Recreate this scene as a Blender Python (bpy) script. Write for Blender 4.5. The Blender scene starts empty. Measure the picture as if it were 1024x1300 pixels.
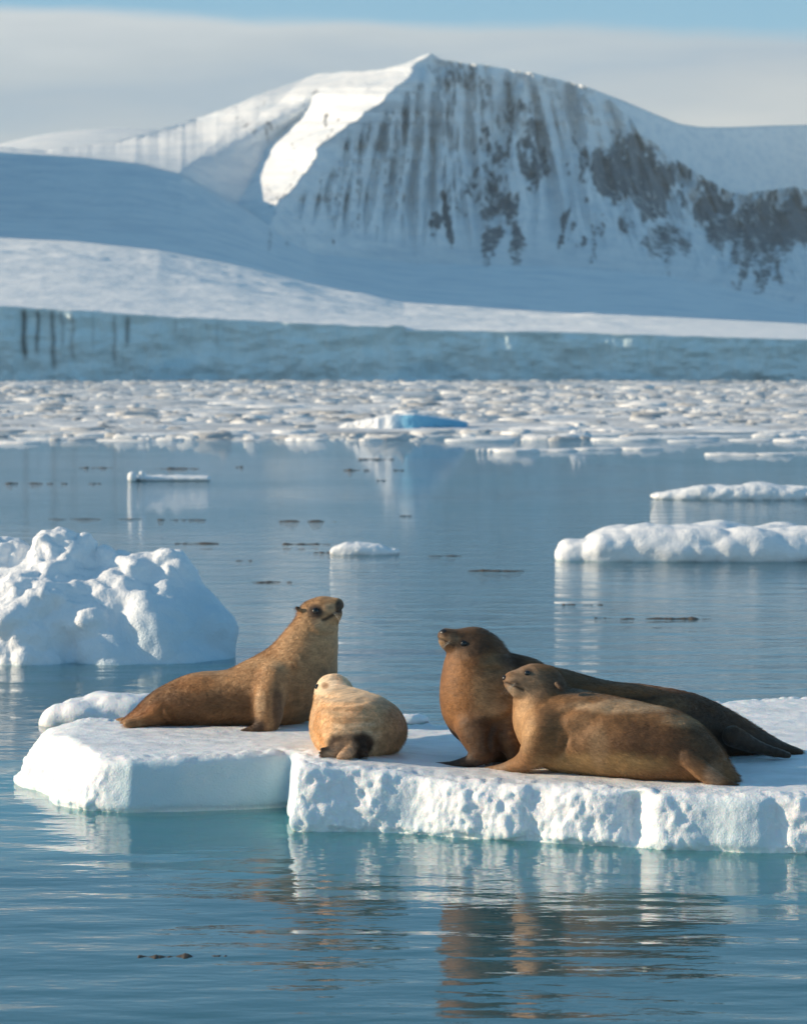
import bpy, math, random
import numpy as np
from mathutils import Vector
from mathutils.bvhtree import BVHTree

S = bpy.context.scene
COL = S.collection
R = math.radians

# ------------------------------------------------------------------ camera
F = 3400.0            # focal length in photo pixels (photo 1024 x 1300)
CAMZ = 3.3
HOR = 470.0           # horizon row of the photo
PITCH = math.atan((650 - HOR) / F)
cam = bpy.data.cameras.new('camera')
cam.sensor_fit = 'HORIZONTAL'
cam.sensor_width = 36
cam.lens = F / 1024 * 36
cam.clip_start = 0.5
cam.clip_end = 20000
cam.dof.use_dof = True
cam.dof.focus_distance = 19.3
cam.dof.aperture_fstop = 4.2
camo = bpy.data.objects.new('camera', cam)
COL.objects.link(camo)
camo.location = (0, 0, CAMZ)
camo.rotation_euler = (math.pi / 2 - PITCH, 0, 0)
S.camera = camo

# ------------------------------------------------------------------ light
SUN_EL, SUN_AZ = R(18.5), R(-90)      # azimuth from +Y towards +X: the sun stands at the left
sdir = Vector((math.cos(SUN_EL) * math.sin(SUN_AZ), math.cos(SUN_EL) * math.cos(SUN_AZ), math.sin(SUN_EL)))
sl = bpy.data.lights.new('sun', 'SUN')
sl.energy = 5.0
sl.angle = R(0.5)
sl.color = (1.0, 0.795, 0.56)
so = bpy.data.objects.new('sun', sl)
COL.objects.link(so)
so.rotation_euler = sdir.to_track_quat('Z', 'Y').to_euler()

SKY_STRENGTH = 0.115
W = bpy.data.worlds.new('World')
S.world = W
W.use_nodes = True


def build_world():
    nt = W.node_tree
    nt.nodes.clear()
    N, L = nt.nodes.new, nt.links.new
    out = N('ShaderNodeOutputWorld')
    sky = N('ShaderNodeTexSky')
    sky.sky_type = 'NISHITA'
    sky.sun_disc = False
    sky.sun_elevation = SUN_EL
    sky.sun_rotation = SUN_AZ
    sky.altitude = 0
    sky.air_density = 1.0
    sky.dust_density = 0.2
    sky.ozone_density = 1.5
    tc = N('ShaderNodeTexCoord')
    sep = N('ShaderNodeSeparateXYZ')
    L(tc.outputs['Generated'], sep.inputs[0])

    def M(op, a, b=None, c=None):
        n = N('ShaderNodeMath')
        n.operation = op
        for i, v in enumerate((a, b, c)):
            if v is None:
                continue
            if isinstance(v, (int, float)):
                n.inputs[i].default_value = v
            else:
                L(v, n.inputs[i])
        return n.outputs[0]
    x, y, z = sep.outputs
    hyp = M('SQRT', M('ADD', M('MULTIPLY', x, x), M('MULTIPLY', y, y)))
    el = M('DIVIDE', z, hyp)
    az = M('ARCTAN2', x, y)
    comb = N('ShaderNodeCombineXYZ')
    L(M('MULTIPLY', az, 9.0), comb.inputs[0])
    L(M('MULTIPLY', el, 55.0), comb.inputs[1])
    n1 = N('ShaderNodeTexNoise')
    n1.inputs['Scale'].default_value = 1.3
    n1.inputs['Detail'].default_value = 5
    n1.inputs['Roughness'].default_value = 0.5
    L(comb.outputs[0], n1.inputs['Vector'])
    nz = M('SUBTRACT', n1.outputs[0], 0.5)
    e1 = M('ADD', el, M('MULTIPLY', nz, 0.012))
    e1 = M('ADD', e1, M('MULTIPLY', az, 0.035))     # the top of the bank sinks to the right
    mask = N('ShaderNodeMapRange')
    mask.interpolation_type = 'SMOOTHSTEP'
    mask.inputs['From Min'].default_value = 0.1325
    mask.inputs['From Max'].default_value = 0.1245
    L(e1, mask.inputs[0])
    ramp = N('ShaderNodeValToRGB')
    cr = ramp.color_ramp
    cr.elements[0].position = 0.0
    cr.elements[0].color = (0.68, 0.68, 0.66, 1)
    cr.elements[1].position = 1.0
    cr.elements[1].color = (0.69, 0.71, 0.71, 1)
    for p, c in ((0.55, (0.68, 0.67, 0.645, 1)), (0.66, (0.555, 0.58, 0.60, 1)), (0.76, (0.445, 0.515, 0.585, 1)), (0.87, (0.56, 0.60, 0.625, 1))):
        e = cr.elements.new(p)
        e.color = c
    L(M('DIVIDE', M('ADD', M('ADD', el, M('MULTIPLY', nz, 0.035)), M('MULTIPLY', az, -0.08)), 0.14), ramp.inputs[0])
    b1 = N('ShaderNodeBackground')
    hs = N('ShaderNodeMixRGB')
    hs.blend_type = 'MULTIPLY'
    hs.inputs[0].default_value = 1
    tn = N('ShaderNodeMixRGB')                       # thin veil: the sky is paler and duller near the horizon
    hi = N('ShaderNodeMapRange')
    hi.inputs['From Min'].default_value = 0.10
    hi.inputs['From Max'].default_value = 0.45
    L(el, hi.inputs[0])
    L(hi.outputs[0], tn.inputs[0])
    tn.inputs[1].default_value = (0.66, 0.86, 1.02, 1)
    tn.inputs[2].default_value = (0.74, 1.13, 1.12, 1)
    L(tn.outputs[0], hs.inputs[2])
    L(sky.outputs[0], hs.inputs[1])
    L(hs.outputs[0], b1.inputs[0])
    b1.inputs[1].default_value = SKY_STRENGTH
    b2 = N('ShaderNodeBackground')
    L(ramp.outputs[0], b2.inputs[0])
    b2.inputs[1].default_value = 0.82
    mx = N('ShaderNodeMixShader')
    L(M('MULTIPLY', mask.outputs[0], 0.93), mx.inputs[0])
    L(b1.outputs[0], mx.inputs[1])
    L(b2.outputs[0], mx.inputs[2])
    L(mx.outputs[0], out.inputs[0])


build_world()
S.view_settings.view_transform = 'Standard'
S.view_settings.look = 'None'
S.view_settings.exposure = 0.35
S.view_settings.gamma = 1
S.cycles.max_bounces = 8
S.cycles.transparent_max_bounces = 8
S.cycles.use_denoising = True

# ------------------------------------------------------------------ helpers
CP, SP = math.cos(PITCH), math.sin(PITCH)


def P(px, py, Y):
    """Point at depth Y seen at photo pixel px, py (arrays allowed)."""
    px, py, Y = np.broadcast_arrays(np.asarray(px, float), np.asarray(py, float), np.asarray(Y, float))
    cx, cz = (px - 512) / F, (650 - py) / F
    dy, dz = CP + cz * SP, -SP + cz * CP
    return np.stack([cx / dy * Y, Y, CAMZ + dz / dy * Y], -1)


def WP(px, py, z=0.0):
    """Point on the level z seen at a photo pixel."""
    cx, cz = (px - 512) / F, (650 - py) / F
    dy, dz = CP + cz * SP, -SP + cz * CP
    t = (z - CAMZ) / dz
    return np.array([cx * t, dy * t, z])


def PX(p):
    """Photo pixel of points (N,3)."""
    x, y, z = p[:, 0], p[:, 1], p[:, 2] - CAMZ
    f = y * CP - z * SP
    u = y * SP + z * CP
    return 512 + x / f * F, 650 - u / f * F


_rs = np.random.RandomState(7)
_perm = np.concatenate([_rs.permutation(256)] * 3).astype(np.int32)
_g = _rs.normal(size=(256, 3))
_g /= np.linalg.norm(_g, axis=1)[:, None]
_g = _g.astype(np.float32)


def noise(p):
    p = np.asarray(p, np.float32)
    i = np.floor(p).astype(np.int32)
    f = p - i
    i &= 255
    u = f * f * f * (f * (f * 6 - 15) + 10)
    r = 0
    for dx in (0, 1):
        for dy in (0, 1):
            for dz in (0, 1):
                h = _perm[_perm[_perm[i[:, 0] + dx] + i[:, 1] + dy] + i[:, 2] + dz]
                g = _g[h]
                d = (g * (f - np.array([dx, dy, dz], np.float32))).sum(1)
                w = (u[:, 0] if dx else 1 - u[:, 0]) * (u[:, 1] if dy else 1 - u[:, 1]) * (u[:, 2] if dz else 1 - u[:, 2])
                r = r + d * w
    return r * 1.6


def fbm(p, o=4, gain=0.5, kind=0):
    p = np.asarray(p, np.float32)
    a, s, r = 1.0, 1.0, 0
    for k in range(o):
        n = noise(p * s + 17.3 * k)
        if kind == 1:
            n = np.abs(n) * 2 - 0.6          # billow
        if kind == 2:
            n = 1 - 2 * np.abs(n) - 0.4      # ridged
        r = r + a * n
        a *= gain
        s *= 2.03
    return r


def sstep(a, b, x):
    t = np.clip((x - a) / (b - a), 0, 1)
    return t * t * (3 - 2 * t)


def mesh_np(name, V, Q, attrs=None, mat=None, smooth=True, parent=None, loc=None):
    me = bpy.data.meshes.new(name)
    V = np.asarray(V, np.float32)
    Q = np.asarray(Q, np.int32)
    k = Q.shape[1]
    me.vertices.add(len(V))
    me.vertices.foreach_set('co', V.ravel())
    me.loops.add(Q.size)
    me.loops.foreach_set('vertex_index', Q.ravel())
    me.polygons.add(len(Q))
    me.polygons.foreach_set('loop_start', np.arange(0, Q.size, k, dtype=np.int32))
    me.polygons.foreach_set('loop_total', np.full(len(Q), k, np.int32))
    me.polygons.foreach_set('use_smooth', np.full(len(Q), smooth, bool))
    me.update()
    me.validate()
    for an, av in (attrs or {}).items():
        av = np.asarray(av, np.float32)
        if av.ndim == 1:
            a = me.attributes.new(an, 'FLOAT', 'POINT')
            a.data.foreach_set('value', av)
        else:
            a = me.attributes.new(an, 'FLOAT_COLOR', 'POINT')
            a.data.foreach_set('color', np.concatenate([av, np.ones((len(av), 1), np.float32)], 1).ravel())
    if mat:
        me.materials.append(mat)
    o = bpy.data.objects.new(name, me)
    COL.objects.link(o)
    if parent:
        o.parent = parent
    if loc is not None:
        o.location = loc
    return o


def grid_quads(nr, nc, flip=False):
    a = np.arange(nr * nc).reshape(nr, nc)
    q = np.stack([a[:-1, :-1], a[:-1, 1:], a[1:, 1:], a[1:, :-1]], -1).reshape(-1, 4)
    return q[:, ::-1] if flip else q


def vnormals(V, Q):
    a, b, c, d = (V[Q[:, i]] for i in range(4))
    n = np.cross(c - a, d - b)
    N = np.zeros_like(V)
    for i in range(4):
        np.add.at(N, Q[:, i], n)
    return N / np.maximum(np.linalg.norm(N, axis=1), 1e-9)[:, None]


def surface_nets(Fd, org, h):
    ins = Fd < 0
    nx, ny, nz = Fd.shape
    s = sum(ins[i:nx - 1 + i, j:ny - 1 + j, k:nz - 1 + k].astype(np.int8) for i in (0, 1) for j in (0, 1) for k in (0, 1))
    I, J, K = np.nonzero((s > 0) & (s < 8))
    off = [(i, j, k) for i in (0, 1) for j in (0, 1) for k in (0, 1)]
    vals = np.stack([Fd[I + o[0], J + o[1], K + o[2]] for o in off], 1)
    acc = np.zeros((len(I), 3))
    cnt = np.zeros(len(I))
    for a in range(8):
        for b in range(a + 1, 8):
            if sum(abs(off[a][q] - off[b][q]) for q in range(3)) != 1:
                continue
            va, vb = vals[:, a], vals[:, b]
            m = (va < 0) != (vb < 0)
            t = np.where(m, va / np.where(m, va - vb, 1), 0)
            pos = np.array(off[a])[None] + t[:, None] * (np.array(off[b]) - np.array(off[a]))[None]
            acc += np.where(m[:, None], pos, 0)
            cnt += m
    V = (acc / cnt[:, None] + np.stack([I, J, K], 1)) * h + np.asarray(org)
    idm = np.full((nx - 1, ny - 1, nz - 1), -1, np.int32)
    idm[I, J, K] = np.arange(len(I))
    faces = []
    for ax in range(3):
        sl0 = [slice(None)] * 3
        sl1 = [slice(None)] * 3
        sl0[ax] = slice(0, -1)
        sl1[ax] = slice(1, None)
        A, B = ins[tuple(sl0)], ins[tuple(sl1)]
        e = np.array(np.nonzero(A != B)).T
        o1, o2 = [(1, 2), (2, 0), (0, 1)][ax]
        ok = (e[:, o1] > 0) & (e[:, o2] > 0) & (e[:, o1] < Fd.shape[o1] - 1) & (e[:, o2] < Fd.shape[o2] - 1)
        e = e[ok]

        def cid(d1, d2):
            q = e.copy()
            q[:, o1] += d1
            q[:, o2] += d2
            return idm[q[:, 0], q[:, 1], q[:, 2]]
        q = np.stack([cid(-1, -1), cid(0, -1), cid(0, 0), cid(-1, 0)], 1)
        inn = A[tuple(e.T)]
        q[~inn] = q[~inn][:, ::-1]
        faces.append(q)
    return V, np.concatenate(faces)


def relax(V, Q, it=1, lam=0.5):
    E = np.concatenate([Q[:, [0, 1]], Q[:, [1, 2]], Q[:, [2, 3]], Q[:, [3, 0]]])
    for _ in range(it):
        s = np.zeros_like(V)
        c = np.zeros(len(V))
        np.add.at(s, E[:, 0], V[E[:, 1]])
        np.add.at(s, E[:, 1], V[E[:, 0]])
        np.add.at(c, E[:, 0], 1)
        np.add.at(c, E[:, 1], 1)
        V = V + lam * (s / c[:, None] - V)
    return V


def smin(a, b, k):
    h = np.clip(0.5 + 0.5 * (b - a) / k, 0, 1)
    return b + (a - b) * h - k * h * (1 - h)


class Field:
    """A signed distance field on a grid, built from smooth unions of tapered, flattened tubes."""

    def __init__(s, lo, hi, h):
        s.lo, s.h = np.asarray(lo, float), h
        n = np.ceil((np.asarray(hi) - s.lo) / h).astype(int) + 1
        s.ax = [(s.lo[i] + np.arange(n[i]) * h).astype(np.float32) for i in range(3)]
        s.f = np.full(n, 1.0, np.float32)

    def box(s, lo, hi):
        i0 = np.maximum(0, np.floor((lo - s.lo) / s.h).astype(int))
        i1 = np.minimum(s.f.shape, np.ceil((hi - s.lo) / s.h).astype(int) + 1)
        sl = tuple(slice(a, max(a, b)) for a, b in zip(i0, i1))
        X, Y, Z = np.meshgrid(*(s.ax[i][sl[i]] for i in range(3)), indexing='ij', sparse=True)
        return sl, X, Y, Z

    def cone(s, a, b, ra, rb, wa=1, wb=1, u=(0, 1, 0), k=0.03, sub=False, m=0.1):
        a, b, u = np.asarray(a, float), np.asarray(b, float), np.asarray(u, float)
        u = u / np.linalg.norm(u)
        r = max(ra * max(1, wa), rb * max(1, wb)) + m
        sl, X, Y, Z = s.box(np.minimum(a, b) - r, np.maximum(a, b) + r)
        if 0 in s.f[sl].shape:
            return
        ba = b - a
        L2 = max(float(ba @ ba), 1e-9)
        x, y, z = X - a[0], Y - a[1], Z - a[2]
        t = np.clip((x * ba[0] + y * ba[1] + z * ba[2]) / L2, 0, 1)
        x, y, z = x - t * ba[0], y - t * ba[1], z - t * ba[2]
        w = wa + (wb - wa) * t
        vu = x * u[0] + y * u[1] + z * u[2]
        d = np.sqrt(np.maximum(x * x + y * y + z * z - vu * vu + (vu / w) ** 2, 0)) - (ra + (rb - ra) * t)
        d = np.where(w < 1, d * np.maximum(w, 0.4), d).astype(np.float32)
        if sub:
            s.f[sl] = -smin(-s.f[sl], d, k)
        else:
            s.f[sl] = smin(s.f[sl], d, k)

    def chain(s, nodes, u=(0, 1, 0), k=0.03, n=4, sub=False):
        """nodes: (x, y, z, r, w); Catmull-Rom resampled."""
        A = np.asarray(nodes, float)
        out = []
        for i in range(len(A) - 1):
            p0, p1, p2, p3 = A[max(i - 1, 0)], A[i], A[i + 1], A[min(i + 2, len(A) - 1)]
            for j in range(n):
                t = j / n
                out.append(0.5 * (2 * p1 + (p2 - p0) * t + (2 * p0 - 5 * p1 + 4 * p2 - p3) * t * t + (3 * p1 - p0 - 3 * p2 + p3) * t ** 3))
        out.append(A[-1])
        g = Field.__new__(Field)
        lo = A[:, :3].min(0) - A[:, 3].max() * max(1.6, A[:, 4].max()) - 0.12
        hi = A[:, :3].max(0) + A[:, 3].max() * max(1.6, A[:, 4].max()) + 0.12
        sl, _, _, _ = s.box(lo, hi)
        g.ax = [s.ax[i][sl[i]] for i in range(3)]
        g.lo = np.array([g.ax[i][0] for i in range(3)], float)
        g.h = s.h
        g.f = np.full([len(q) for q in g.ax], 1.0, np.float32)
        for p, q in zip(out[:-1], out[1:]):
            g.cone(p[:3], q[:3], max(p[3], .002), max(q[3], .002), p[4], q[4], u, k=0.012, m=0.14)
        if sub:
            s.f[sl] = -smin(-s.f[sl], g.f, k)
        else:
            s.f[sl] = smin(s.f[sl], g.f, k)


# ------------------------------------------------------------------ materials
def new_mat(name):
    m = bpy.data.materials.new(name)
    m.use_nodes = True
    nt = m.node_tree
    nt.nodes.clear()
    return m, nt, nt.nodes.new, nt.links.new


def tex_noise(N, L, vec, scale, detail=4, rough=0.5):
    n = N('ShaderNodeTexNoise')
    n.inputs['Scale'].default_value = scale
    n.inputs['Detail'].default_value = detail
    n.inputs['Roughness'].default_value = rough
    if vec is not None:
        L(vec, n.inputs['Vector'])
    return n.outputs[0]


def mapping(N, L, vec, scale):
    m = N('ShaderNodeMapping')
    m.inputs['Scale'].default_value = scale
    L(vec, m.inputs[0])
    return m.outputs[0]


def math_node(N, L, op, a, b=None):
    n = N('ShaderNodeMath')
    n.operation = op
    for i, v in enumerate((a, b)):
        if v is None:
            continue
        if isinstance(v, (int, float)):
            n.inputs[i].default_value = v
        else:
            L(v, n.inputs[i])
    return n.outputs[0]


def mixrgb(N, L, fac, a, b, mode='MIX'):
    n = N('ShaderNodeMixRGB')
    n.blend_type = mode
    for i, v in enumerate((fac, a, b)):
        if isinstance(v, (int, float)):
            n.inputs[i].default_value = v
        elif isinstance(v, tuple):
            n.inputs[i].default_value = (*v, 1)
        else:
            L(v, n.inputs[i])
    return n.outputs[0]


def bump(N, L, h, strength, dist, nrm=None):
    b = N('ShaderNodeBump')
    b.inputs['Strength'].default_value = strength
    b.inputs['Distance'].default_value = dist
    L(h, b.inputs['Height'])
    if nrm is not None:
        L(nrm, b.inputs['Normal'])
    return b.outputs[0]


def ramp(N, L, v, stops):
    r = N('ShaderNodeValToRGB')
    e = r.color_ramp.elements
    e[0].position, e[0].color = stops[0][0], (*stops[0][1], 1)
    e[1].position, e[1].color = stops[-1][0], (*stops[-1][1], 1)
    for p, c in stops[1:-1]:
        q = e.new(p)
        q.color = (*c, 1)
    L(v, r.inputs[0])
    return r.outputs[0]


def ice_mat(name, scale=1.0, rough=0.5, sss=0.0):
    """Snow and ice: colour from the mesh attribute 'tint', grainy relief."""
    m, nt, N, L = new_mat(name)
    out = N('ShaderNodeOutputMaterial')
    b = N('ShaderNodeBsdfPrincipled')
    tc = N('ShaderNodeTexCoord').outputs['Object']
    at = N('ShaderNodeAttribute')
    at.attribute_name = 'tint'
    n1 = tex_noise(N, L, tc, 3.0 / scale, 5, 0.6)
    n2 = tex_noise(N, L, tc, 14.0 / scale, 5, 0.65)
    n3 = tex_noise(N, L, tc, 70.0 / scale, 3, 0.6)
    v = ramp(N, L, n1, [(0.3, (0.93, 0.955, 0.97)), (0.6, (1, 1, 1))])
    c = mixrgb(N, L, 1.0, at.outputs['Color'], v, 'MULTIPLY')
    L(c, b.inputs['Base Color'])
    b.inputs['Roughness'].default_value = rough
    b.inputs['Specular IOR Level'].default_value = 0.35
    if sss:
        b.inputs['Subsurface Weight'].default_value = sss
        b.inputs['Subsurface Radius'].default_value = (0.03, 0.06, 0.08)
        b.inputs['Subsurface Scale'].default_value = 0.6
    nr = bump(N, L, n2, 0.35, 0.03 * scale)
    nr = bump(N, L, n3, 0.55, 0.010 * scale, nr)
    L(nr, b.inputs['Normal'])
    L(b.outputs[0], out.inputs[0])
    return m


def water_mat():
    m, nt, N, L = new_mat('sea_water')
    out = N('ShaderNodeOutputMaterial')
    geo = N('ShaderNodeNewGeometry')
    pos = geo.outputs['Position']
    a = tex_noise(N, L, mapping(N, L, pos, (0.55, 1.5, 1)), 1.0, 2, 0.4)     # long low swell
    c = tex_noise(N, L, mapping(N, L, pos, (1.6, 4.2, 1)), 1.0, 3, 0.5)      # ripples
    d = tex_noise(N, L, mapping(N, L, pos, (7, 16, 1)), 1.0, 3, 0.55)        # fine ripples
    patch = tex_noise(N, L, mapping(N, L, pos, (0.05, 0.06, 1)), 1.0, 3, 0.5)
    pm = N('ShaderNodeMapRange')
    pm.inputs['From Min'].default_value = 0.4
    pm.inputs['From Max'].default_value = 0.62
    pm.inputs['To Min'].default_value = 0.25
    L(patch, pm.inputs[0])
    hsum = math_node(N, L, 'ADD', math_node(N, L, 'MULTIPLY', a, 0.035), math_node(N, L, 'MULTIPLY', c, 0.011))
    sp = N('ShaderNodeSeparateXYZ')
    L(pos, sp.inputs[0])
    far = N('ShaderNodeMapRange')                       # calm in the lee of the floe, more breeze farther out
    far.inputs['From Min'].default_value = 22
    far.inputs['From Max'].default_value = 60
    far.inputs['To Min'].default_value = 1
    far.inputs['To Max'].default_value = 6.0
    L(sp.outputs[1], far.inputs[0])
    fine = math_node(N, L, 'MULTIPLY', math_node(N, L, 'MULTIPLY', d, 0.0020), pm.outputs[0])
    fine = math_node(N, L, 'MULTIPLY', fine, far.outputs[0])
    hsum = math_node(N, L, 'ADD', hsum, fine)
    nr = bump(N, L, hsum, 1.0, 1.0)
    fr = N('ShaderNodeFresnel')
    fr.inputs['IOR'].default_value = 1.7
    L(nr, fr.inputs['Normal'])
    gl = N('ShaderNodeBsdfGlossy')
    gl.inputs['Roughness'].default_value = 0.02
    gl.inputs['Color'].default_value = (0.95, 0.97, 1, 1)
    L(nr, gl.inputs['Normal'])
    tr = N('ShaderNodeBsdfTransparent')
    tr.inputs['Color'].default_value = (0.60, 1.0, 0.92, 1)
    df = N('ShaderNodeBsdfDiffuse')
    df.inputs['Color'].default_value = (0.12, 0.45, 0.54, 1)
    body = N('ShaderNodeMixShader')
    body.inputs[0].default_value = 0.22
    L(tr.outputs[0], body.inputs[1])
    L(df.outputs[0], body.inputs[2])
    mx = N('ShaderNodeMixShader')
    L(fr.outputs[0], mx.inputs[0])
    L(body.outputs[0], mx.inputs[1])
    L(gl.outputs[0], mx.inputs[2])
    L(mx.outputs[0], out.inputs[0])
    return m


def fur_mat():
    m, nt, N, L = new_mat('seal_fur')
    out = N('ShaderNodeOutputMaterial')
    b = N('ShaderNodeBsdfPrincipled')
    tc = N('ShaderNodeTexCoord').outputs['Object']
    at = N('ShaderNodeAttribute')
    at.attribute_name = 'tint'
    n1 = tex_noise(N, L, mapping(N, L, tc, (0.45, 1, 1.5)), 24, 5, 0.65)
    n2 = tex_noise(N, L, mapping(N, L, tc, (0.3, 0.7, 1)), 130, 3, 0.6)
    n3 = tex_noise(N, L, tc, 6, 3, 0.5)
    v = ramp(N, L, n1, [(0.34, (0.78, 0.76, 0.74)), (0.5, (1, 1, 1)), (0.68, (1.15, 1.13, 1.1))])
    v3 = ramp(N, L, n3, [(0.3, (0.8, 0.78, 0.75)), (0.65, (1.1, 1.1, 1.1))])
    v2 = ramp(N, L, n2, [(0.32, (0.68, 0.67, 0.66)), (0.68, (1.2, 1.2, 1.2))])
    c = mixrgb(N, L, 0.75, at.outputs['Color'], v, 'MULTIPLY')
    c = mixrgb(N, L, 0.8, c, v2, 'MULTIPLY')
    c = mixrgb(N, L, 0.8, c, v3, 'MULTIPLY')
    L(c, b.inputs['Base Color'])
    b.inputs['Roughness'].default_value = 0.58
    b.inputs['Specular IOR Level'].default_value = 0.3
    b.inputs['Sheen Weight'].default_value = 0.12
    b.inputs['Sheen Roughness'].default_value = 0.4
    b.inputs['Sheen Tint'].default_value = (1, 0.9, 0.75, 1)
    nr = bump(N, L, n1, 0.35, 0.012)
    nr = bump(N, L, n2, 0.7, 0.006, nr)
    L(nr, b.inputs['Normal'])
    L(b.outputs[0], out.inputs[0])
    return m


def coat_mat():
    m, nt, N, L = new_mat('seal_coat')
    out = N('ShaderNodeOutputMaterial')
    b = N('ShaderNodeBsdfPrincipled')
    at = N('ShaderNodeAttribute')
    at.attribute_name = 'coat'
    hi = N('ShaderNodeHairInfo')
    v = ramp(N, L, hi.outputs['Random'], [(0.0, (0.65, 0.63, 0.60)), (0.6, (1.12, 1.09, 1.04)), (1.0, (1.85, 1.75, 1.62))])
    L(mixrgb(N, L, 1.0, at.outputs['Color'], v, 'MULTIPLY'), b.inputs['Base Color'])
    b.inputs['Roughness'].default_value = 0.5
    b.inputs['Specular IOR Level'].default_value = 0.4
    L(b.outputs[0], out.inputs[0])
    return m


def plain_mat(name, col, rough=0.3, spec=0.5):
    m, nt, N, L = new_mat(name)
    out = N('ShaderNodeOutputMaterial')
    b = N('ShaderNodeBsdfPrincipled')
    tc = N('ShaderNodeTexCoord').outputs['Object']
    n = tex_noise(N, L, tc, 30, 3)
    c = mixrgb(N, L, n, tuple(x * 0.75 for x in col), tuple(x * 1.25 for x in col))
    L(c, b.inputs['Base Color'])
    b.inputs['Roughness'].default_value = rough
    b.inputs['Specular IOR Level'].default_value = spec
    L(b.outputs[0], out.inputs[0])
    return m


def mountain_mat():
    m, nt, N, L = new_mat('snow_and_rock')
    out = N('ShaderNodeOutputMaterial')
    b = N('ShaderNodeBsdfPrincipled')
    tc = N('ShaderNodeTexCoord').outputs['Object']
    at = N('ShaderNodeAttribute')
    at.attribute_name = 'rock'
    n1 = tex_noise(N, L, mapping(N, L, tc, (1, 1, 0.35)), 0.07, 7, 0.75)
    n2 = tex_noise(N, L, tc, 0.05, 6, 0.65)
    s = math_node(N, L, 'ADD', at.outputs['Fac'], math_node(N, L, 'MULTIPLY', math_node(N, L, 'SUBTRACT', n1, 0.5), 1.9))
    mr = N('ShaderNodeMapRange')
    mr.interpolation_type = 'SMOOTHSTEP'
    mr.inputs['From Min'].default_value = 0.40
    mr.inputs['From Max'].default_value = 0.72
    L(s, mr.inputs[0])
    n3 = tex_noise(N, L, mapping(N, L, tc, (0.35, 0.35, 1.6)), 0.05, 5, 0.6)
    rock = ramp(N, L, n2, [(0.3, (0.075, 0.09, 0.115)), (0.7, (0.17, 0.175, 0.19))])
    snow = ramp(N, L, n2, [(0.3, (0.80, 0.83, 0.85)), (0.65, (0.87, 0.88, 0.88))])
    snow = mixrgb(N, L, 1.0, snow, ramp(N, L, n3, [(0.36, (0.84, 0.88, 0.92)), (0.55, (1, 1, 1))]), 'MULTIPLY')
    L(mixrgb(N, L, mr.outputs[0], snow, rock), b.inputs['Base Color'])
    b.inputs['Roughness'].default_value = 0.75
    b.inputs['Specular IOR Level'].default_value = 0.15
    L(bump(N, L, n1, 0.6, 3.0), b.inputs['Normal'])
    L(b.outputs[0], out.inputs[0])
    return m


def glacier_mat():
    """Snow on top, bluish ice on the broken front."""
    m, nt, N, L = new_mat('glacier_ice')
    out = N('ShaderNodeOutputMaterial')
    b = N('ShaderNodeBsdfPrincipled')
    tc = N('ShaderNodeTexCoord').outputs['Object']
    at = N('ShaderNodeAttribute')
    at.attribute_name = 'tint'
    n1 = tex_noise(N, L, mapping(N, L, tc, (1, 0.4, 0.35)), 0.16, 5, 0.6)
    v = ramp(N, L, n1, [(0.3, (0.84, 0.88, 0.90)), (0.6, (1, 1, 1))])
    L(mixrgb(N, L, 1.0, at.outputs['Color'], v, 'MULTIPLY'), b.inputs['Base Color'])
    b.inputs['Roughness'].default_value = 0.6
    b.inputs['Specular IOR Level'].default_value = 0.2
    n2 = tex_noise(N, L, mapping(N, L, tc, (1, 0.25, 0.6)), 0.12, 5, 0.6)
    L(bump(N, L, n2, 0.5, 1.2), b.inputs['Normal'])
    L(b.outputs[0], out.inputs[0])
    return m


M_ICE = ice_mat('floe_ice', 1.0, 0.45, 0.5)
M_BERG = ice_mat('berg_ice', 2.0, 0.5)
M_PACK = ice_mat('pack_ice', 5.0, 0.6)
M_WATER = water_mat()
M_FUR = fur_mat()
M_COAT = coat_mat()
M_EYE = plain_mat('eye_black', (0.008, 0.007, 0.006), 0.08, 0.6)
M_NOSE = plain_mat('nose_black', (0.018, 0.015, 0.014), 0.35, 0.5)
M_WHISKER = plain_mat('whisker', (0.55, 0.48, 0.38), 0.5)
M_MTN = mountain_mat()
M_GLAC = glacier_mat()
M_BED = plain_mat('sea_bed_silt', (0.012, 0.04, 0.055), 0.9, 0.1)
M_WEED = plain_mat('dark_debris', (0.075, 0.062, 0.05), 0.7, 0.3)
SNOW = np.array([0.86, 0.87, 0.88])


def tag(o, label=None, cat=None, group=None, kind=None):
    if label:
        o['label'] = label
    if cat:
        o['category'] = cat
    if group:
        o['group'] = group
    if kind:
        o['kind'] = kind
    return o


# ------------------------------------------------------------------ setting: water and sea bed
def flat_sheet(name, z, x, y0, y1, mat):
    V = [(-x, y0, z), (x, y0, z), (x, y1, z), (-x, y1, z)]
    return tag(mesh_np(name, V, [(0, 1, 2, 3)], mat=mat, smooth=False), kind='structure')


flat_sheet('water', 0.0, 3000, -60, 6000, M_WATER)
flat_sheet('sea_bed', -6.0, 3000, -60, 6000, M_BED)


# ------------------------------------------------------------------ setting: mountain, glacier, hills
def itp(x, pts):
    p = np.array(pts, float)
    return np.interp(x, p[:, 0], p[:, 1])


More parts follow.
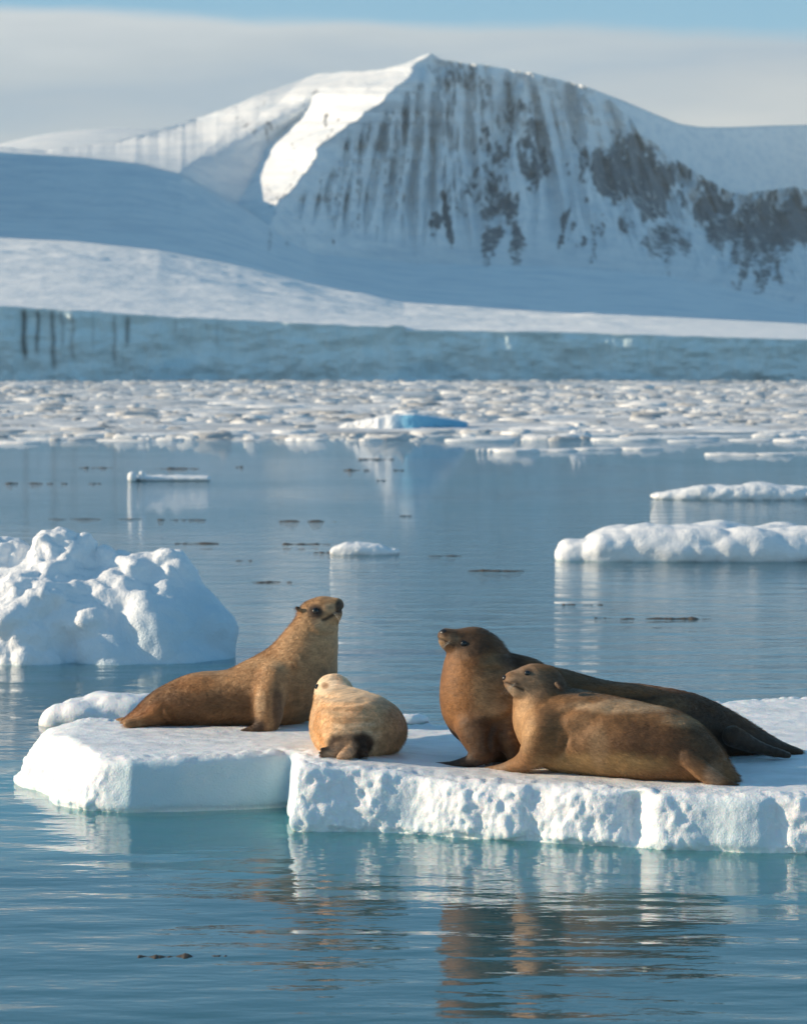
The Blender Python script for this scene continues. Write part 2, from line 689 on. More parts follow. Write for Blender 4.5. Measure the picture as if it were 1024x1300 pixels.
CLIFF_TOP = [(-300, 372), (0, 388), (100, 394), (200, 401), (300, 406), (400, 411), (490, 415), (500, 412), (513, 413), (515, 419), (700, 421), (850, 426), (1024, 431), (1300, 440)]
BOUND = [(-300, 296), (0, 304), (100, 309), (200, 320), (300, 338), (400, 362), (512, 385), (700, 398), (850, 404), (1024, 412), (1300, 420)]
SKY_LINE = [(-120, 186), (0, 186), (60, 190), (100, 186), (150, 178), (200, 166), (240, 153), (290, 136), (330, 119), (365, 107), (400, 94), (430, 91), (480, 89), (515, 80),
            (535, 70), (547, 67), (560, 75), (590, 80), (620, 83), (668, 92), (672, 91), (700, 99), (735, 107), (748, 112), (775, 128), (800, 150), (812, 170), (832, 182), (850, 196),
            (878, 214), (895, 226), (925, 243), (945, 247), (960, 243), (1000, 238), (1024, 239), (1100, 232), (1160, 240)]
D_CLIFF, D_BOUND = 863.0, 1720.0


def build_mountain():
    cols = np.concatenate([np.arange(-900, -120, 12.0), np.arange(-120, 1160.1, 2.0), np.arange(1170, 1700, 12.0)])
    nr = 240
    sky = itp(cols, SKY_LINE)
    rs = fbm(np.stack([cols * 0.06, cols * 0, cols * 0], 1), 4)
    sky = sky + rs * (1.2 + 1.6 * sstep(600, 900, cols))
    bd = itp(cols, BOUND)
    u = (np.linspace(0, 1, nr) ** 0.9)[:, None]
    PXg = np.broadcast_to(cols[None], (nr, len(cols)))
    PYg = bd[None] + (sky - bd)[None] * u
    ds = itp(cols, [(-120, 2860), (0, 2900), (250, 3150), (545, 3200), (800, 3300), (1160, 3400)])
    foot = itp(cols, [(-120, 190), (0, 193), (100, 199), (170, 207), (230, 222), (270, 246), (310, 268), (350, 296), (400, 322), (520, 334), (700, 338), (850, 350), (1024, 388), (1160, 395)])
    foot = np.maximum(foot, sky + 3)
    uf = ((bd - foot) / (bd - sky))[None]
    qf = np.clip((u - uf) / (1 - uf), 0, 1)
    D = np.where(u < uf, D_BOUND + 1000 * np.clip(u / uf, 0, 1) ** 0.8, 2720 + (ds[None] - 2720) * (1 - (1 - qf) ** 1.7))
    up = sstep(0.0, 0.03, qf)
    jump = itp(cols, [(-120, 330), (460, 360), (1160, 380)])[None]
    # ridges, as knots along each row
    py = PYg[:, :]

    def cur(pts):
        p = np.array(pts, float)
        return np.interp(py, p[:, 0], p[:, 1])
    nA = fbm(np.stack([PXg.ravel() * 0.0, PYg.ravel() * 0.045, PYg.ravel() * 0], 1), 3).reshape(PXg.shape)
    xA = cur([(60, 552), (68, 547), (100, 512), (125, 490), (165, 432), (185, 408), (215, 390), (262, 352), (300, 335), (350, 320), (420, 300)]) + nA * 10
    xL = cur([(80, 420), (120, 400), (140, 388), (180, 345), (215, 326), (262, 300), (300, 288), (420, 260)]) + nA * 4
    xB = cur([(85, 400), (95, 385), (110, 345), (125, 318), (140, 298), (180, 276), (220, 225), (260, 190), (420, 150)]) + nA * 7
    fa = sstep(380, 290, py) * (0.35 + 0.65 * sstep(66, 130, py))
    fb = sstep(250, 205, py) * (0.15 + 0.85 * sstep(95, 140, py))
    x = PXg
    rel = np.zeros_like(x)
    aA, aB = 265 * fa, 70 * fb
    # left flank rising towards crest B, bowl, lit strip, face turning away
    t1 = np.clip((x + 120) / (xB + 120), 0, 1)
    left = 330 * fb * (1 - t1) - aB
    t2 = np.clip((x - xB) / np.maximum(xL - xB, 8), 0, 1)
    bowl = -aB + (aB + 10 * fa) * t2
    t3 = np.clip((x - xL) / np.maximum(xA - xL, 8), 0, 1)
    strip = 10 * fa - (aA + 10 * fa) * t3
    t4 = np.maximum(x - xA, 0)
    face = -aA + 330 * (1 - np.exp(-t4 / 95)) * fa + 0.42 * t4
    wb = sstep(4, 64, py - sky[None])                       # a lit shoulder runs along the whole crest
    crest = 2.0 * np.clip(xA - x, 0, 130) + 0.5 * np.clip(xA - x - 130, 0, 300) - aA
    rel = np.where(x < xB, left, np.where(x < xL, bowl, np.where(x < xA, strip, face)))
    rel = np.where(x < xA, rel * wb + crest * (1 - wb), rel)
    # flutes and rock ribs
    facem = sstep(0.02, 0.3, qf) * sstep(0, 50, x - xA)
    fan = (x - 560) / (1 + 0.0016 * (py - 80)) + 560
    q = np.stack([fan.ravel() * 0.05, PYg.ravel() * 0.005, PYg.ravel() * 0], 1)
    fl = fbm(q, 4, 0.55, 2).reshape(x.shape)
    rel -= facem * 44 * fl * (0.6 + 0.4 * sstep(620, 560, x))
    for cx0, cy0, cx1, cy1, amp, wd in ((668, 90, 630, 335, 42, 26), (745, 108, 745, 320, 36, 24), (690, 96, 712, 310, 22, 14), (805, 158, 775, 330, 36, 26), (835, 182, 800, 330, 24, 20), (882, 215, 850, 330, 36, 26),
                                        (940, 246, 895, 345, 30, 18), (968, 243, 925, 370, 34, 18), (1010, 240, 985, 370, 34, 20)):
        t = np.clip((py - cy0) / (cy1 - cy0), -0.2, 1.2)
        cc = cx0 + (cx1 - cx0) * t + nA * 8
        w = wd * (0.55 + 0.9 * np.clip(t, 0, 1))
        am = amp * sstep(1.15, 0.75, t)
        dd = (x - cc) / w
        rel -= am * np.where(dd < 0, np.clip(1 + dd * 1.2, 0, 1), np.clip(1 - dd * 0.55, 0, 1))
    q = np.stack([PXg.ravel() * 0.03, PYg.ravel() * 0.05, D.ravel() * 0.0], 1)
    rough = fbm(q, 5, 0.55).reshape(x.shape)
    rel += rough * (1.5 + 3.5 * sstep(-120, -70, x - xA) + 10 * sstep(760, 900, x)) * up
    q = np.stack([PXg.ravel() * 0.01, PYg.ravel() * 0.05, D.ravel() * 0.0], 1)
    rel += fbm(q, 4).reshape(x.shape) * 10 * sstep(300, 220, x)
    D2 = D + (np.maximum(rel, -290) + jump) * up + fbm(q, 4).reshape(x.shape) * 22 * (1 - up) * sstep(0, 0.1, u)
    V = P(PXg, PYg, D2)
    # rock cover
    rk = np.zeros_like(x)
    q = np.stack([PXg.ravel() * 0.035, PYg.ravel() * 0.018, PXg.ravel() * 0 + 2], 1)
    wx = fbm(q, 4, 0.6).reshape(x.shape) * 26
    wy = fbm(q + 40, 4, 0.6).reshape(x.shape) * 26

    def blob(cx, cy, rx, ry, s=1.0, rot=0.0):
        c, sn = math.cos(rot), math.sin(rot)
        dx, dy = x + wx - cx, py + wy - cy
        a, b = (dx * c + dy * sn) / rx, (-dx * sn + dy * c) / ry
        return 0.96 * s * sstep(1.5, 0.35, np.sqrt(a * a + b * b))
    for b in ((592, 108, 50, 24, 0.62), (650, 140, 16, 50, 0.62, 0.5), (625, 195, 13, 60, 0.72, 0.42), (572, 275, 14, 32, 0.95, 0.12), (628, 250, 36, 42, 0.75), (645, 300, 24, 36, 0.8), (676, 190, 16, 45, 0.72),
              (684, 215, 18, 24, 0.75), (715, 290, 14, 32, 0.85, 0.2), (730, 200, 10, 50, 0.65), (770, 220, 22, 55, 0.82), (752, 300, 12, 30, 0.65), (800, 215, 30, 50, 0.85), (835, 225, 34, 36, 0.9), (825, 265, 30, 30, 0.8),
              (845, 310, 30, 26, 0.62), (895, 252, 22, 38, 1.0, -0.1), (920, 290, 30, 40, 0.8), (965, 285, 40, 45, 0.88), (1010, 280, 40, 45, 0.95), (950, 330, 32, 26, 0.72), (985, 350, 22, 24, 0.75), (1080, 290, 60, 60, 0.9),
              (335, 158, 40, 26, 0.40), (320, 180, 26, 18, 0.34), (380, 200, 8, 60, 0.42, 0.6), (398, 130, 9, 7, 0.66), (360, 230, 5, 26, 0.55, 0.7), (420, 150, 7, 5, 0.6), (372, 205, 4, 20, 0.6, 0.7), (385, 178, 4, 14, 0.55, 0.6), (340, 250, 4, 16, 0.55, 0.8), (342, 305, 6, 14, 0.5), (380, 290, 5, 20, 0.45, -0.2),
              (438, 280, 5, 40, 0.5), (455, 270, 4, 25, 0.45, -0.3), (495, 250, 5, 45, 0.55, -0.2), (512, 230, 4, 60, 0.6, -0.1), (480, 190, 5, 30, 0.5)):
        rk = np.maximum(rk, blob(*b))
    rk = np.clip(rk + 0.10 * rough * (rk > 0.02), 0, 1)
    V[..., 2] -= 34 * np.sin(np.pi * up) * sstep(330, 420, x)
    V = V.reshape(-1, 3)
    rkf = rk.ravel()
    n = nr * len(cols)
    # the mountain behind its skyline: a broad back sinking away from the crest
    top = V.reshape(nr, len(cols), 3)[-1]
    back = []
    for k, (dy, dz) in enumerate(((120, 0.04), (500, 0.02), (1000, -0.12), (1500, -0.4))):
        b = top.copy()
        b[:, 1] += dy
        b[:, 0] *= 1 + dy / 3000
        b[:, 2] = top[:, 2] * (1 + dz) - 6
        back.append(b)
    V = np.concatenate([V] + back)
    rkf = np.concatenate([rkf, np.zeros(4 * len(cols))])
    o = mesh_np('mountain', V, grid_quads(nr + 4, len(cols)), {'rock': rkf}, M_MTN)
    return tag(o, 'broad snowy mountain with a fluted shaded face and rocky ribs behind the glacier', kind='structure')


def build_glacier():
    cols = np.concatenate([np.arange(-1100, -300, 10.0), np.arange(-300, 1300.1, 2.5), np.arange(1310, 1900, 10.0)])
    ct, bd = itp(cols, CLIFF_TOP), itp(cols, BOUND)
    ctn = ct + fbm(np.stack([cols * 0.03, cols * 0, cols * 0 + 3], 1), 4) * 1.0
    dcl = D_CLIFF + (cols - 512) * 0.05 + fbm(np.stack([cols * 0.008, cols * 0, cols * 0 + 9], 1), 3) * 3
    top = P(cols, ctn, dcl)
    ks = np.hanning(81)
    cts = np.convolve(np.pad(ct, 40, 'edge'), ks / ks.sum(), 'valid')
    top_s = P(cols, np.where((cols > -200) & (cols < 1200), cts, ct), D_CLIFF + (cols - 512) * 0.05)
    end = P(cols, bd, np.full_like(cols, D_BOUND))
    nW, nS = 50, 130
    rows, tint = [], []
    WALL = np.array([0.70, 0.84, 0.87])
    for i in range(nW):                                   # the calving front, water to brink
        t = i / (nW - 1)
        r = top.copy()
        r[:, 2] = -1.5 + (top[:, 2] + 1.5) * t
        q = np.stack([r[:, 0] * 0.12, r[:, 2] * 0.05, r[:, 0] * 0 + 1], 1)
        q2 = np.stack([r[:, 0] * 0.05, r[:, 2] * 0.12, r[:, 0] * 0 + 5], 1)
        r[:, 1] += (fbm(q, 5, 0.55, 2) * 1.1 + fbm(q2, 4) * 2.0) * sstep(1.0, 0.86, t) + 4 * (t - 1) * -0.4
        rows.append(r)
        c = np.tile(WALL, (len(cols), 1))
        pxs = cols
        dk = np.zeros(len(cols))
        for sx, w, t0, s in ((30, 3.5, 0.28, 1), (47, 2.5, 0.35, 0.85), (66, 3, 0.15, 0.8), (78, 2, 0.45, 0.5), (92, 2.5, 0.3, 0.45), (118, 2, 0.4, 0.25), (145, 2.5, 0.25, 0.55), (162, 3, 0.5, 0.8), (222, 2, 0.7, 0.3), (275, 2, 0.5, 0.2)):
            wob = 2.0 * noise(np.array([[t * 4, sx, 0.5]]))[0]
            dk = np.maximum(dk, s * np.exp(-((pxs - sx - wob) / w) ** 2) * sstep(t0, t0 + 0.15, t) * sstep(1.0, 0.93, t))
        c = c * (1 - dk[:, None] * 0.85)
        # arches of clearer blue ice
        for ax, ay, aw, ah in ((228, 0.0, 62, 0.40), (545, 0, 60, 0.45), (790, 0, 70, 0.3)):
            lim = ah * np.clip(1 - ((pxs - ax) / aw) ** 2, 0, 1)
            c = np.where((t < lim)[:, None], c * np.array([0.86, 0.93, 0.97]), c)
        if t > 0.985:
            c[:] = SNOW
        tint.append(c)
    for i in range(1, nS + 1):                            # the snow covered top
        t = (i / nS) ** 1.35
        kb = min(1.0, i / 9)
        tp = top * (1 - kb) + top_s * kb
        r = tp + (end - tp) * t
        amp = 1.0 * min(1, i / 6) * (1 - sstep(0.93, 1.0, t))
        q = np.stack([r[:, 0] * 0.008, r[:, 1] * 0.008, r[:, 0] * 0], 1)
        q2 = np.stack([r[:, 0] * 0.035, r[:, 1] * 0.022, r[:, 0] * 0 + 4], 1)
        r[:, 2] += amp * (fbm(q, 3) * 3.0 + fbm(q2, 4) * 1.5) * sstep(1100, 700, cols) * (0.3 + 0.7 * t)
        rows.append(r)
        tint.append(np.tile(SNOW, (len(cols), 1)))
    V = np.concatenate(rows)
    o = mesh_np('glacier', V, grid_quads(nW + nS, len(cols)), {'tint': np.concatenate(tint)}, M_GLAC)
    return tag(o, 'glacier with a blue shaded ice front at the water and sunlit snow on top', kind='structure')


def height_hill(name, xs, ys, zfun, label):
    X, Y = np.meshgrid(xs, ys)
    Z = zfun(X, Y)
    V = np.stack([X, Y, Z], -1).reshape(-1, 3)
    o = mesh_np(name, V, grid_quads(len(ys), len(xs)), {'rock': np.zeros(len(V))}, M_MTN)
    return tag(o, label, kind='structure')


build_mountain()
build_glacier()


def dome_z(X, Y):
    z = 20 + 440 * np.exp(-((X + 500) / 850) ** 2 - ((Y - 5200) / 1500) ** 2)
    return z + fbm(np.stack([X.ravel() * 0.002, Y.ravel() * 0.002, X.ravel() * 0], 1), 3).reshape(X.shape) * 6


height_hill('snow_hill', np.linspace(-2200, 0, 90), np.linspace(3600, 7200, 90), dome_z, 'smooth sunlit snow dome behind the left shoulder of the mountain')


def shade_hill_z(X, Y):  # unseen hill, its crest shaped to throw shadow on the lower slopes
    crest = np.interp(Y, [1650, 1730, 1800, 2200, 2400, 2500, 2735, 2775, 2950, 3100, 3600], [-40, -10, 430, 490, 500, 500, 500, 290, 260, 225, 60])
    xr = -0.165 * Y - 330
    d = np.abs(X - xr)
    n = fbm(np.stack([X.ravel() * 0.01, Y.ravel() * 0.01, X.ravel() * 0], 1), 4).reshape(X.shape)
    return crest - d * 1.6 + n * 10 - 5


height_hill('snow_hill', np.linspace(-1500, -330, 90), np.linspace(1650, 3600, 200), shade_hill_z, 'unseen snow hill left of the view, added to shade the slopes')


def back_hill():
    """The long shaded snow slope behind the right shoulder."""
    cols = np.arange(700, 1700, 5.0)
    sky = itp(cols, [(700, 98), (745, 110), (790, 127), (830, 144), (862, 157), (890, 161), (930, 161), (980, 159), (1024, 158), (1320, 165)])
    ds = itp(cols, [(700, 4250), (760, 4350), (830, 4600), (900, 5000), (1024, 5800), (1320, 6900)])
    rows = []
    for i in range(40):
        t = i / 39
        py = 330 + (sky - 330) * t
        rows.append(P(cols, py, ds - 120 * (1 - t)))
    b = rows[-1].copy()
    b[:, 1] += 1500
    b[:, 2] *= 0.6
    rows.append(b)
    V = np.concatenate(rows)
    o = mesh_np('snow_hill', V, grid_quads(41, len(cols)), {'rock': np.zeros(len(V))}, M_MTN)
    return tag(o, 'shaded snow slope behind the right shoulder of the mountain', kind='structure')


back_hill()


# ------------------------------------------------------------------ ice floes and bergs
def poly_sd(X, Y, poly):
    """Signed distance to a polygon, negative inside."""
    d = np.full(X.shape, 1e9)
    s = np.ones(X.shape)
    n = len(poly)
    for i in range(n):
        a, b = poly[i], poly[(i + 1) % n]
        ex, ey = b[0] - a[0], b[1] - a[1]
        wx, wy = X - a[0], Y - a[1]
        t = np.clip((wx * ex + wy * ey) / max(ex * ex + ey * ey, 1e-12), 0, 1)
        d = np.minimum(d, (wx - ex * t) ** 2 + (wy - ey * t) ** 2)
        c1, c2, c3 = Y >= a[1], Y < b[1], ex * wy > ey * wx
        s = np.where((c1 & c2 & c3) | (~c1 & ~c2 & ~c3), -s, s)
    return s * np.sqrt(d)


def rough_poly(pts, step=0.12, amp=0.05, seed=0, sc=1.3):
    out = []
    n = len(pts)
    for i in range(n):
        a, b = np.array(pts[i]), np.array(pts[(i + 1) % n])
        k = max(1, int(np.linalg.norm(b - a) / step))
        for j in range(k):
            out.append(a + (b - a) * j / k)
    out = np.array(out)
    q = np.concatenate([out * sc, np.full((len(out), 1), seed * 3.7)], 1)
    out[:, 0] += amp * fbm(q, 4)
    out[:, 1] += amp * fbm(q + 31, 4)
    return out


ZT = 0.40


def floe_top(X, Y):
    """Height of the seals' floe above the water."""
    z = ZT + 0 * X
    z = z + 0.085 * np.exp(-((X + 0.62) / 0.75) ** 2 - ((Y - 19.35) / 0.8) ** 2)
    z = z + 0.05 * sstep(21.6, 23.2, Y) * sstep(1.2, 2.6, X)
    z = z - 0.12 * sstep(-2.6, -3.2, X)
    return z


def build_floe():
    wl = [(17, 985), (22, 998), (45, 1009), (72, 1024), (110, 1031), (160, 1034), (250, 1031), (340, 1027), (366, 1026), (367, 1056), (430, 1058), (520, 1061), (600, 1066), (700, 1071), (800, 1076), (850, 1080), (930, 1084), (1024, 1086), (1180, 1088)]
    poly = [WP(*p)[:2] for p in wl]
    poly += [(4.3, 18.4), (4.4, 21), (4.2, 23.6), (3.2, 23.3), (2.2, 22.85), (1.4, 22.2), (0.5, 21.95), (-0.1, 21.95), (-0.6, 22.2), (-1.3, 22.1), (-2.0, 22.15), (-2.7, 22.3), (-3.15, 22.45)]
    poly = rough_poly(poly, 0.12, 0.06, 1)
    h = 0.02
    lo, hi = np.array([-4.4, 16.7, -0.30]), np.array([5.2, 24.7, 0.68])
    n = np.ceil((hi - lo) / h).astype(int)
    xs, ys, zs = (lo[i] + np.arange(n[i]) * h for i in range(3))
    X, Y = np.meshgrid(xs, ys, indexing='ij')
    sd = poly_sd(X, Y, poly).astype(np.float32)
    top = floe_top(X, Y)
    q = np.stack([X.ravel() * 1.3, Y.ravel() * 2.4, X.ravel() * 0], 1)
    top = top + fbm(q, 4).reshape(X.shape) * 0.010
    top = top.astype(np.float32)
    # sloping, crumbly rim at the left; steep broken face at the front right
    ramp_w = 0.75 * sstep(-2.0, -2.9, X + 0.35 * (Y - 20.2)) * sstep(19.9, 20.3, Y + 0.15 * sstep(-2, -3, X)) + 0.05
    Z = zs[None, None, :].astype(np.float32)
    zz = np.clip(Z / 0.4, 0, 1)
    side = sd[:, :, None] + (ramp_w[:, :, None] * zz ** 1.5).astype(np.float32)
    und = np.clip(-Z, 0, 1)
    side = side + 0.04 * np.exp(-((Z + 0.0) / 0.03) ** 2) - 1.05 * sstep(0.03, 0.13, und)      # waterline notch, then a foot under water
    tz = Z - top[:, :, None]
    f = -smin(-side, -tz, 0.085)
    f = np.maximum(f, -(Z + 0.26))
    V, Q = surface_nets(f.astype(np.float32), lo, h)
    V = relax(V, Q, 1, 0.5)
    N = vnormals(V, Q)
    flat = np.clip(N[:, 2], 0, 1) ** 2
    x, y = V[:, 0], V[:, 1]
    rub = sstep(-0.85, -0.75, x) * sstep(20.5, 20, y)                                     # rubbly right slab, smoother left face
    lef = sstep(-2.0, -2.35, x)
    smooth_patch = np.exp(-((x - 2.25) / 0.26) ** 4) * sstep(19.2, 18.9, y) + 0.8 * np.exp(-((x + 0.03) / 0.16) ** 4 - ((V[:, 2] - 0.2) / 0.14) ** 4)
    amp = (0.55 + 0.55 * rub + 0.5 * lef) * (1 - 0.75 * np.clip(smooth_patch, 0, 1))
    am = (1 - flat) * sstep(-0.25, 0.0, V[:, 2]) * amp
    b1 = fbm(V * np.array([3.0, 3.0, 2.2]), 2, 0.5)
    fineb = np.clip(rub + lef, 0.08, 1)
    b2 = fineb * fbm(V * np.array([11, 11, 9.0]), 4, 0.62)
    b3 = fbm(V * np.array([16, 16, 13.0]) + 7, 2, 0.6, 2)
    V = V + N * (am * (0.030 * b1 + 0.016 * b2 + 0.008 * b3 * fineb))[:, None]
    rim = np.exp(-((poly_sd(x, y, poly) + 0.12) / 0.14) ** 2) * flat
    V[:, 2] += rim * 0.018 * fbm(V * 6.0, 3, 0.5, 1) + flat * 0.007 * fbm(V * np.array([5, 9, 5.0]), 3)
    # big dents broken out of the front face
    for cx, w, dp in ((0.06, 0.15, 0.035), (-0.36, 0.08, 0.03), (1.62, 0.09, 0.10), (0.95, 0.10, 0.03), (2.55, 0.07, 0.05)):
        g = np.exp(-((V[:, 0] - cx) / w) ** 2) * (1 - flat) * rub * sstep(0.0, 0.08, V[:, 2])
        V[:, 1] += g * dp
    z = V[:, 2]
    wet = sstep(0.05, -0.06, z)
    t = SNOW[None] * (1 - wet[:, None]) + np.array([0.82, 1.0, 0.95])[None] * wet[:, None]
    t = t * (1 - 0.16 * flat * np.clip(fbm(V * np.array([1.6, 3.2, 1.0]) + 5, 4) + 0.1, 0, 1))[:, None]
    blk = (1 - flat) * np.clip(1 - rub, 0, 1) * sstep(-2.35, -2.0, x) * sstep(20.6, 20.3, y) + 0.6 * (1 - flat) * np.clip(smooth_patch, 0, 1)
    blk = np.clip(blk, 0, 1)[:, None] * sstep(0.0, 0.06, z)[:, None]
    t = t * (1 - blk * np.array([0.36, 0.22, 0.17])[None])  # bluish ice on the smooth blocks; also deepens shade on the left face
    icy = (1 - flat) * sstep(0.30, 0.02, z) * 0.25
    t = t * (1 - icy[:, None] * np.array([0.22, 0.06, 0.03])[None])
    org = np.array([0, 20.5, 0.0])
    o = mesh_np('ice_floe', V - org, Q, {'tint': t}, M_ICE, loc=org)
    return tag(o, 'large flat white ice floe carrying the four sea lions, its front edge broken and rubbly', 'ice floe')


FLOE = build_floe()
FLOE_BVH = None


def blob_ice(name, lo, hi, h, prims, amp, mat, label, cat, group=None, k=0.15, cut=-0.4, wet=0.05, blue=None, freq=1.0, rough=None, foot=(0.42, 0.70, 0.74)):
    """An ice mass from blended lumps, roughened by billowy noise."""
    fd = Field(lo, hi, h)
    for a, b, ra, rb, w, u in prims:
        fd.cone(a, b, ra, rb, w, w, u, k=k, m=k + 0.3)
    Z = fd.ax[2][None, None, :]
    fd.f = np.maximum(fd.f, cut - Z)
    V, Q = surface_nets(fd.f, fd.lo, h)
    V = relax(V, Q, 1)
    N = vnormals(V, Q)
    am = amp if rough is None else amp * rough(V)
    V = V + N * (am * (0.75 * fbm(V * 1.7 * freq, 2, 0.5, 1) + 0.26 * fbm(V * 5.2 * freq, 3, 0.5)))[:, None]
    z = V[:, 2]
    wt = sstep(wet, -0.1, z)[:, None]
    t = SNOW[None] * (1 - wt) + np.array(foot)[None] * wt
    if blue is not None:
        t = blue(V, N, t)
    org = np.array([(lo[0] + hi[0]) / 2, (lo[1] + hi[1]) / 2, 0])
    o = mesh_np(name, V - org, Q, {'tint': t}, mat, loc=org)
    return tag(o, label, cat, group)


def build_iceberg():
    Y = 30.6

    def p(px, py, d=0.0):
        return P(px, py, Y + d)
    s = Y / F
    pr = []
    U = (0, 1, 0)
    for (x0, y0, d0, x1, y1, d1, r0, r1, w) in (
            (-60, 850, 0.5, 240, 850, 0.3, 110, 60, 1.1), (40, 800, 0.4, 200, 810, 0.4, 90, 85, 1.0), (80, 720, 0.5, 60, 780, 0.2, 38, 80, 1.0), (150, 740, 0.6, 205, 745, 0.5, 45, 45, 1.0),
            (60, 695, 0.5, 95, 692, 0.6, 26, 24, 1.0), (10, 720, 0.8, -60, 720, 0.8, 42, 50, 1.0), (215, 735, 0.5, 262, 800, 0.2, 34, 36, 1.1), (262, 800, 0.2, 262, 850, 0.1, 36, 40, 1.1),
            (120, 800, -0.2, 150, 860, -0.35, 40, 50, 1.0), (20, 810, -0.2, 40, 860, -0.3, 60, 60, 1.0), (195, 800, -0.1, 215, 860, -0.2, 50, 55, 1.0), (100, 760, 0.0, 130, 790, -0.2, 30, 30, 1)):
        pr.append((p(x0, y0, d0), p(x1, y1, d1), r0 * s, r1 * s, w, U))

    def berg_shade_blue(V, N, t):
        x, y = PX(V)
        m = (1 - sstep(60, -20, (x - 150) * 0.55 + (y - 770) * 0.9)) * (0.75 + 0.5 * fbm(V * 1.2, 3))  # bluish ice tone, painted to deepen shade on the right and lower side
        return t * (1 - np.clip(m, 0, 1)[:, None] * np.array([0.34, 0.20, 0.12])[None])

    def berg_rough(V):
        x, y = PX(V)
        return 0.50 + 1.05 * sstep(40, -30, (x - 150) * 0.55 + (y - 770) * 0.9)

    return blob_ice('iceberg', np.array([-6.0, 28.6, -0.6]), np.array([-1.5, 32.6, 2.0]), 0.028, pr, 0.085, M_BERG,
                    'tall lumpy white iceberg with blue shaded sides at the left edge', 'iceberg', k=0.10, freq=0.9, rough=berg_rough, blue=berg_shade_blue)


build_iceberg()


def low_floe(px0, px1, wy, hpx, label, seed, name='ice_floe', cat='ice floe', depth=0.7, h=None, amp=0.08, group=None, mat=None, blue=None):
    """A long low floe between two pixels columns, waterline row wy."""
    rs = np.random.RandomState(seed)
    a, b = WP(px0, wy), WP(px1, wy)
    Wd = b[0] - a[0]
    Y = a[1]
    H = hpx * Y / F
    D = Wd * depth
    n = max(6, int(Wd / (H * 0.7)))
    hv = fbm(np.stack([np.arange(n) * 0.35, np.full(n, seed * 1.7), np.zeros(n)], 1), 3)
    pr = []
    for i in range(n):
        t = (i + 0.5) / n
        e = math.sqrt(max(0.05, 1 - (2 * t - 1) ** 2))
        hh = H * (0.80 + 0.30 * hv[i]) * (0.24 + 0.76 * e)
        x = a[0] + Wd * t
        r = hh * 0.62
        pr.append(((x, Y + r + 0.25 * D * (1 - e), hh - r), (x + rs.uniform(-.1, .1), Y + r + max(0.1, D * e * 0.6), hh - r + rs.uniform(-.1, .1) * H), r, r, 1.5, (1, 0, 0)))
    h = h or max(0.03, H / 16)
    lo = np.array([a[0] - H, Y - H, -0.35 * H - 0.1])
    hi = np.array([b[0] + H, Y + D + 2 * H, H * 1.7])
    return blob_ice(name, lo, hi, h, pr, amp * H * 1.6, mat or M_BERG, label, cat, group, k=H * 0.5, cut=-0.3 * H, freq=0.36 / H, wet=0.08 * H, blue=blue)


low_floe(712, 1120, 714, 50, 'long thick snowy ice floe in the water behind the two right sea lions', 3, depth=0.35)
low_floe(828, 1100, 635, 23, 'long low snowy ice floe farther out at the right edge', 5, depth=0.3)
low_floe(420, 505, 705, 16, 'small snow covered ice floe alone in open water in the middle', 8, depth=0.6)
low_floe(62, 215, 925, 44, 'small lumpy ice piece behind the tail of the left sea lion', 11, depth=0.3, amp=0.10, mat=M_ICE)
low_floe(495, 535, 919, 13, 'tiny ice piece in the water right of the smallest sea lion', 12, depth=0.6, mat=M_ICE)


def flat_slab():
    a, b = WP(168, 611), WP(262, 611)
    Y = a[1]
    s = Y / F
    pr = [((a[0], Y + 0.4, 0.06), (b[0], Y + 0.4, 0.06), 5.0 * s, 4.5 * s, 2.6, (0, 1, 0)), (P(168, 605, Y), P(168, 607, Y), 6 * s, 6 * s, 1, (0, 1, 0)), (P(180, 601, Y + .1), P(180, 606, Y + .1), 3.6 * s, 5 * s, 1, (0, 1, 0))]
    blob_ice('ice_floe', np.array([a[0] - 0.4, Y - 0.6, -0.3]), np.array([b[0] + 0.4, Y + 1.3, 0.5]), 0.025, pr, 0.02, M_BERG, 'flat thin ice slab with two small knobs on its left end', 'ice floe', k=0.05, cut=-0.2)


flat_slab()


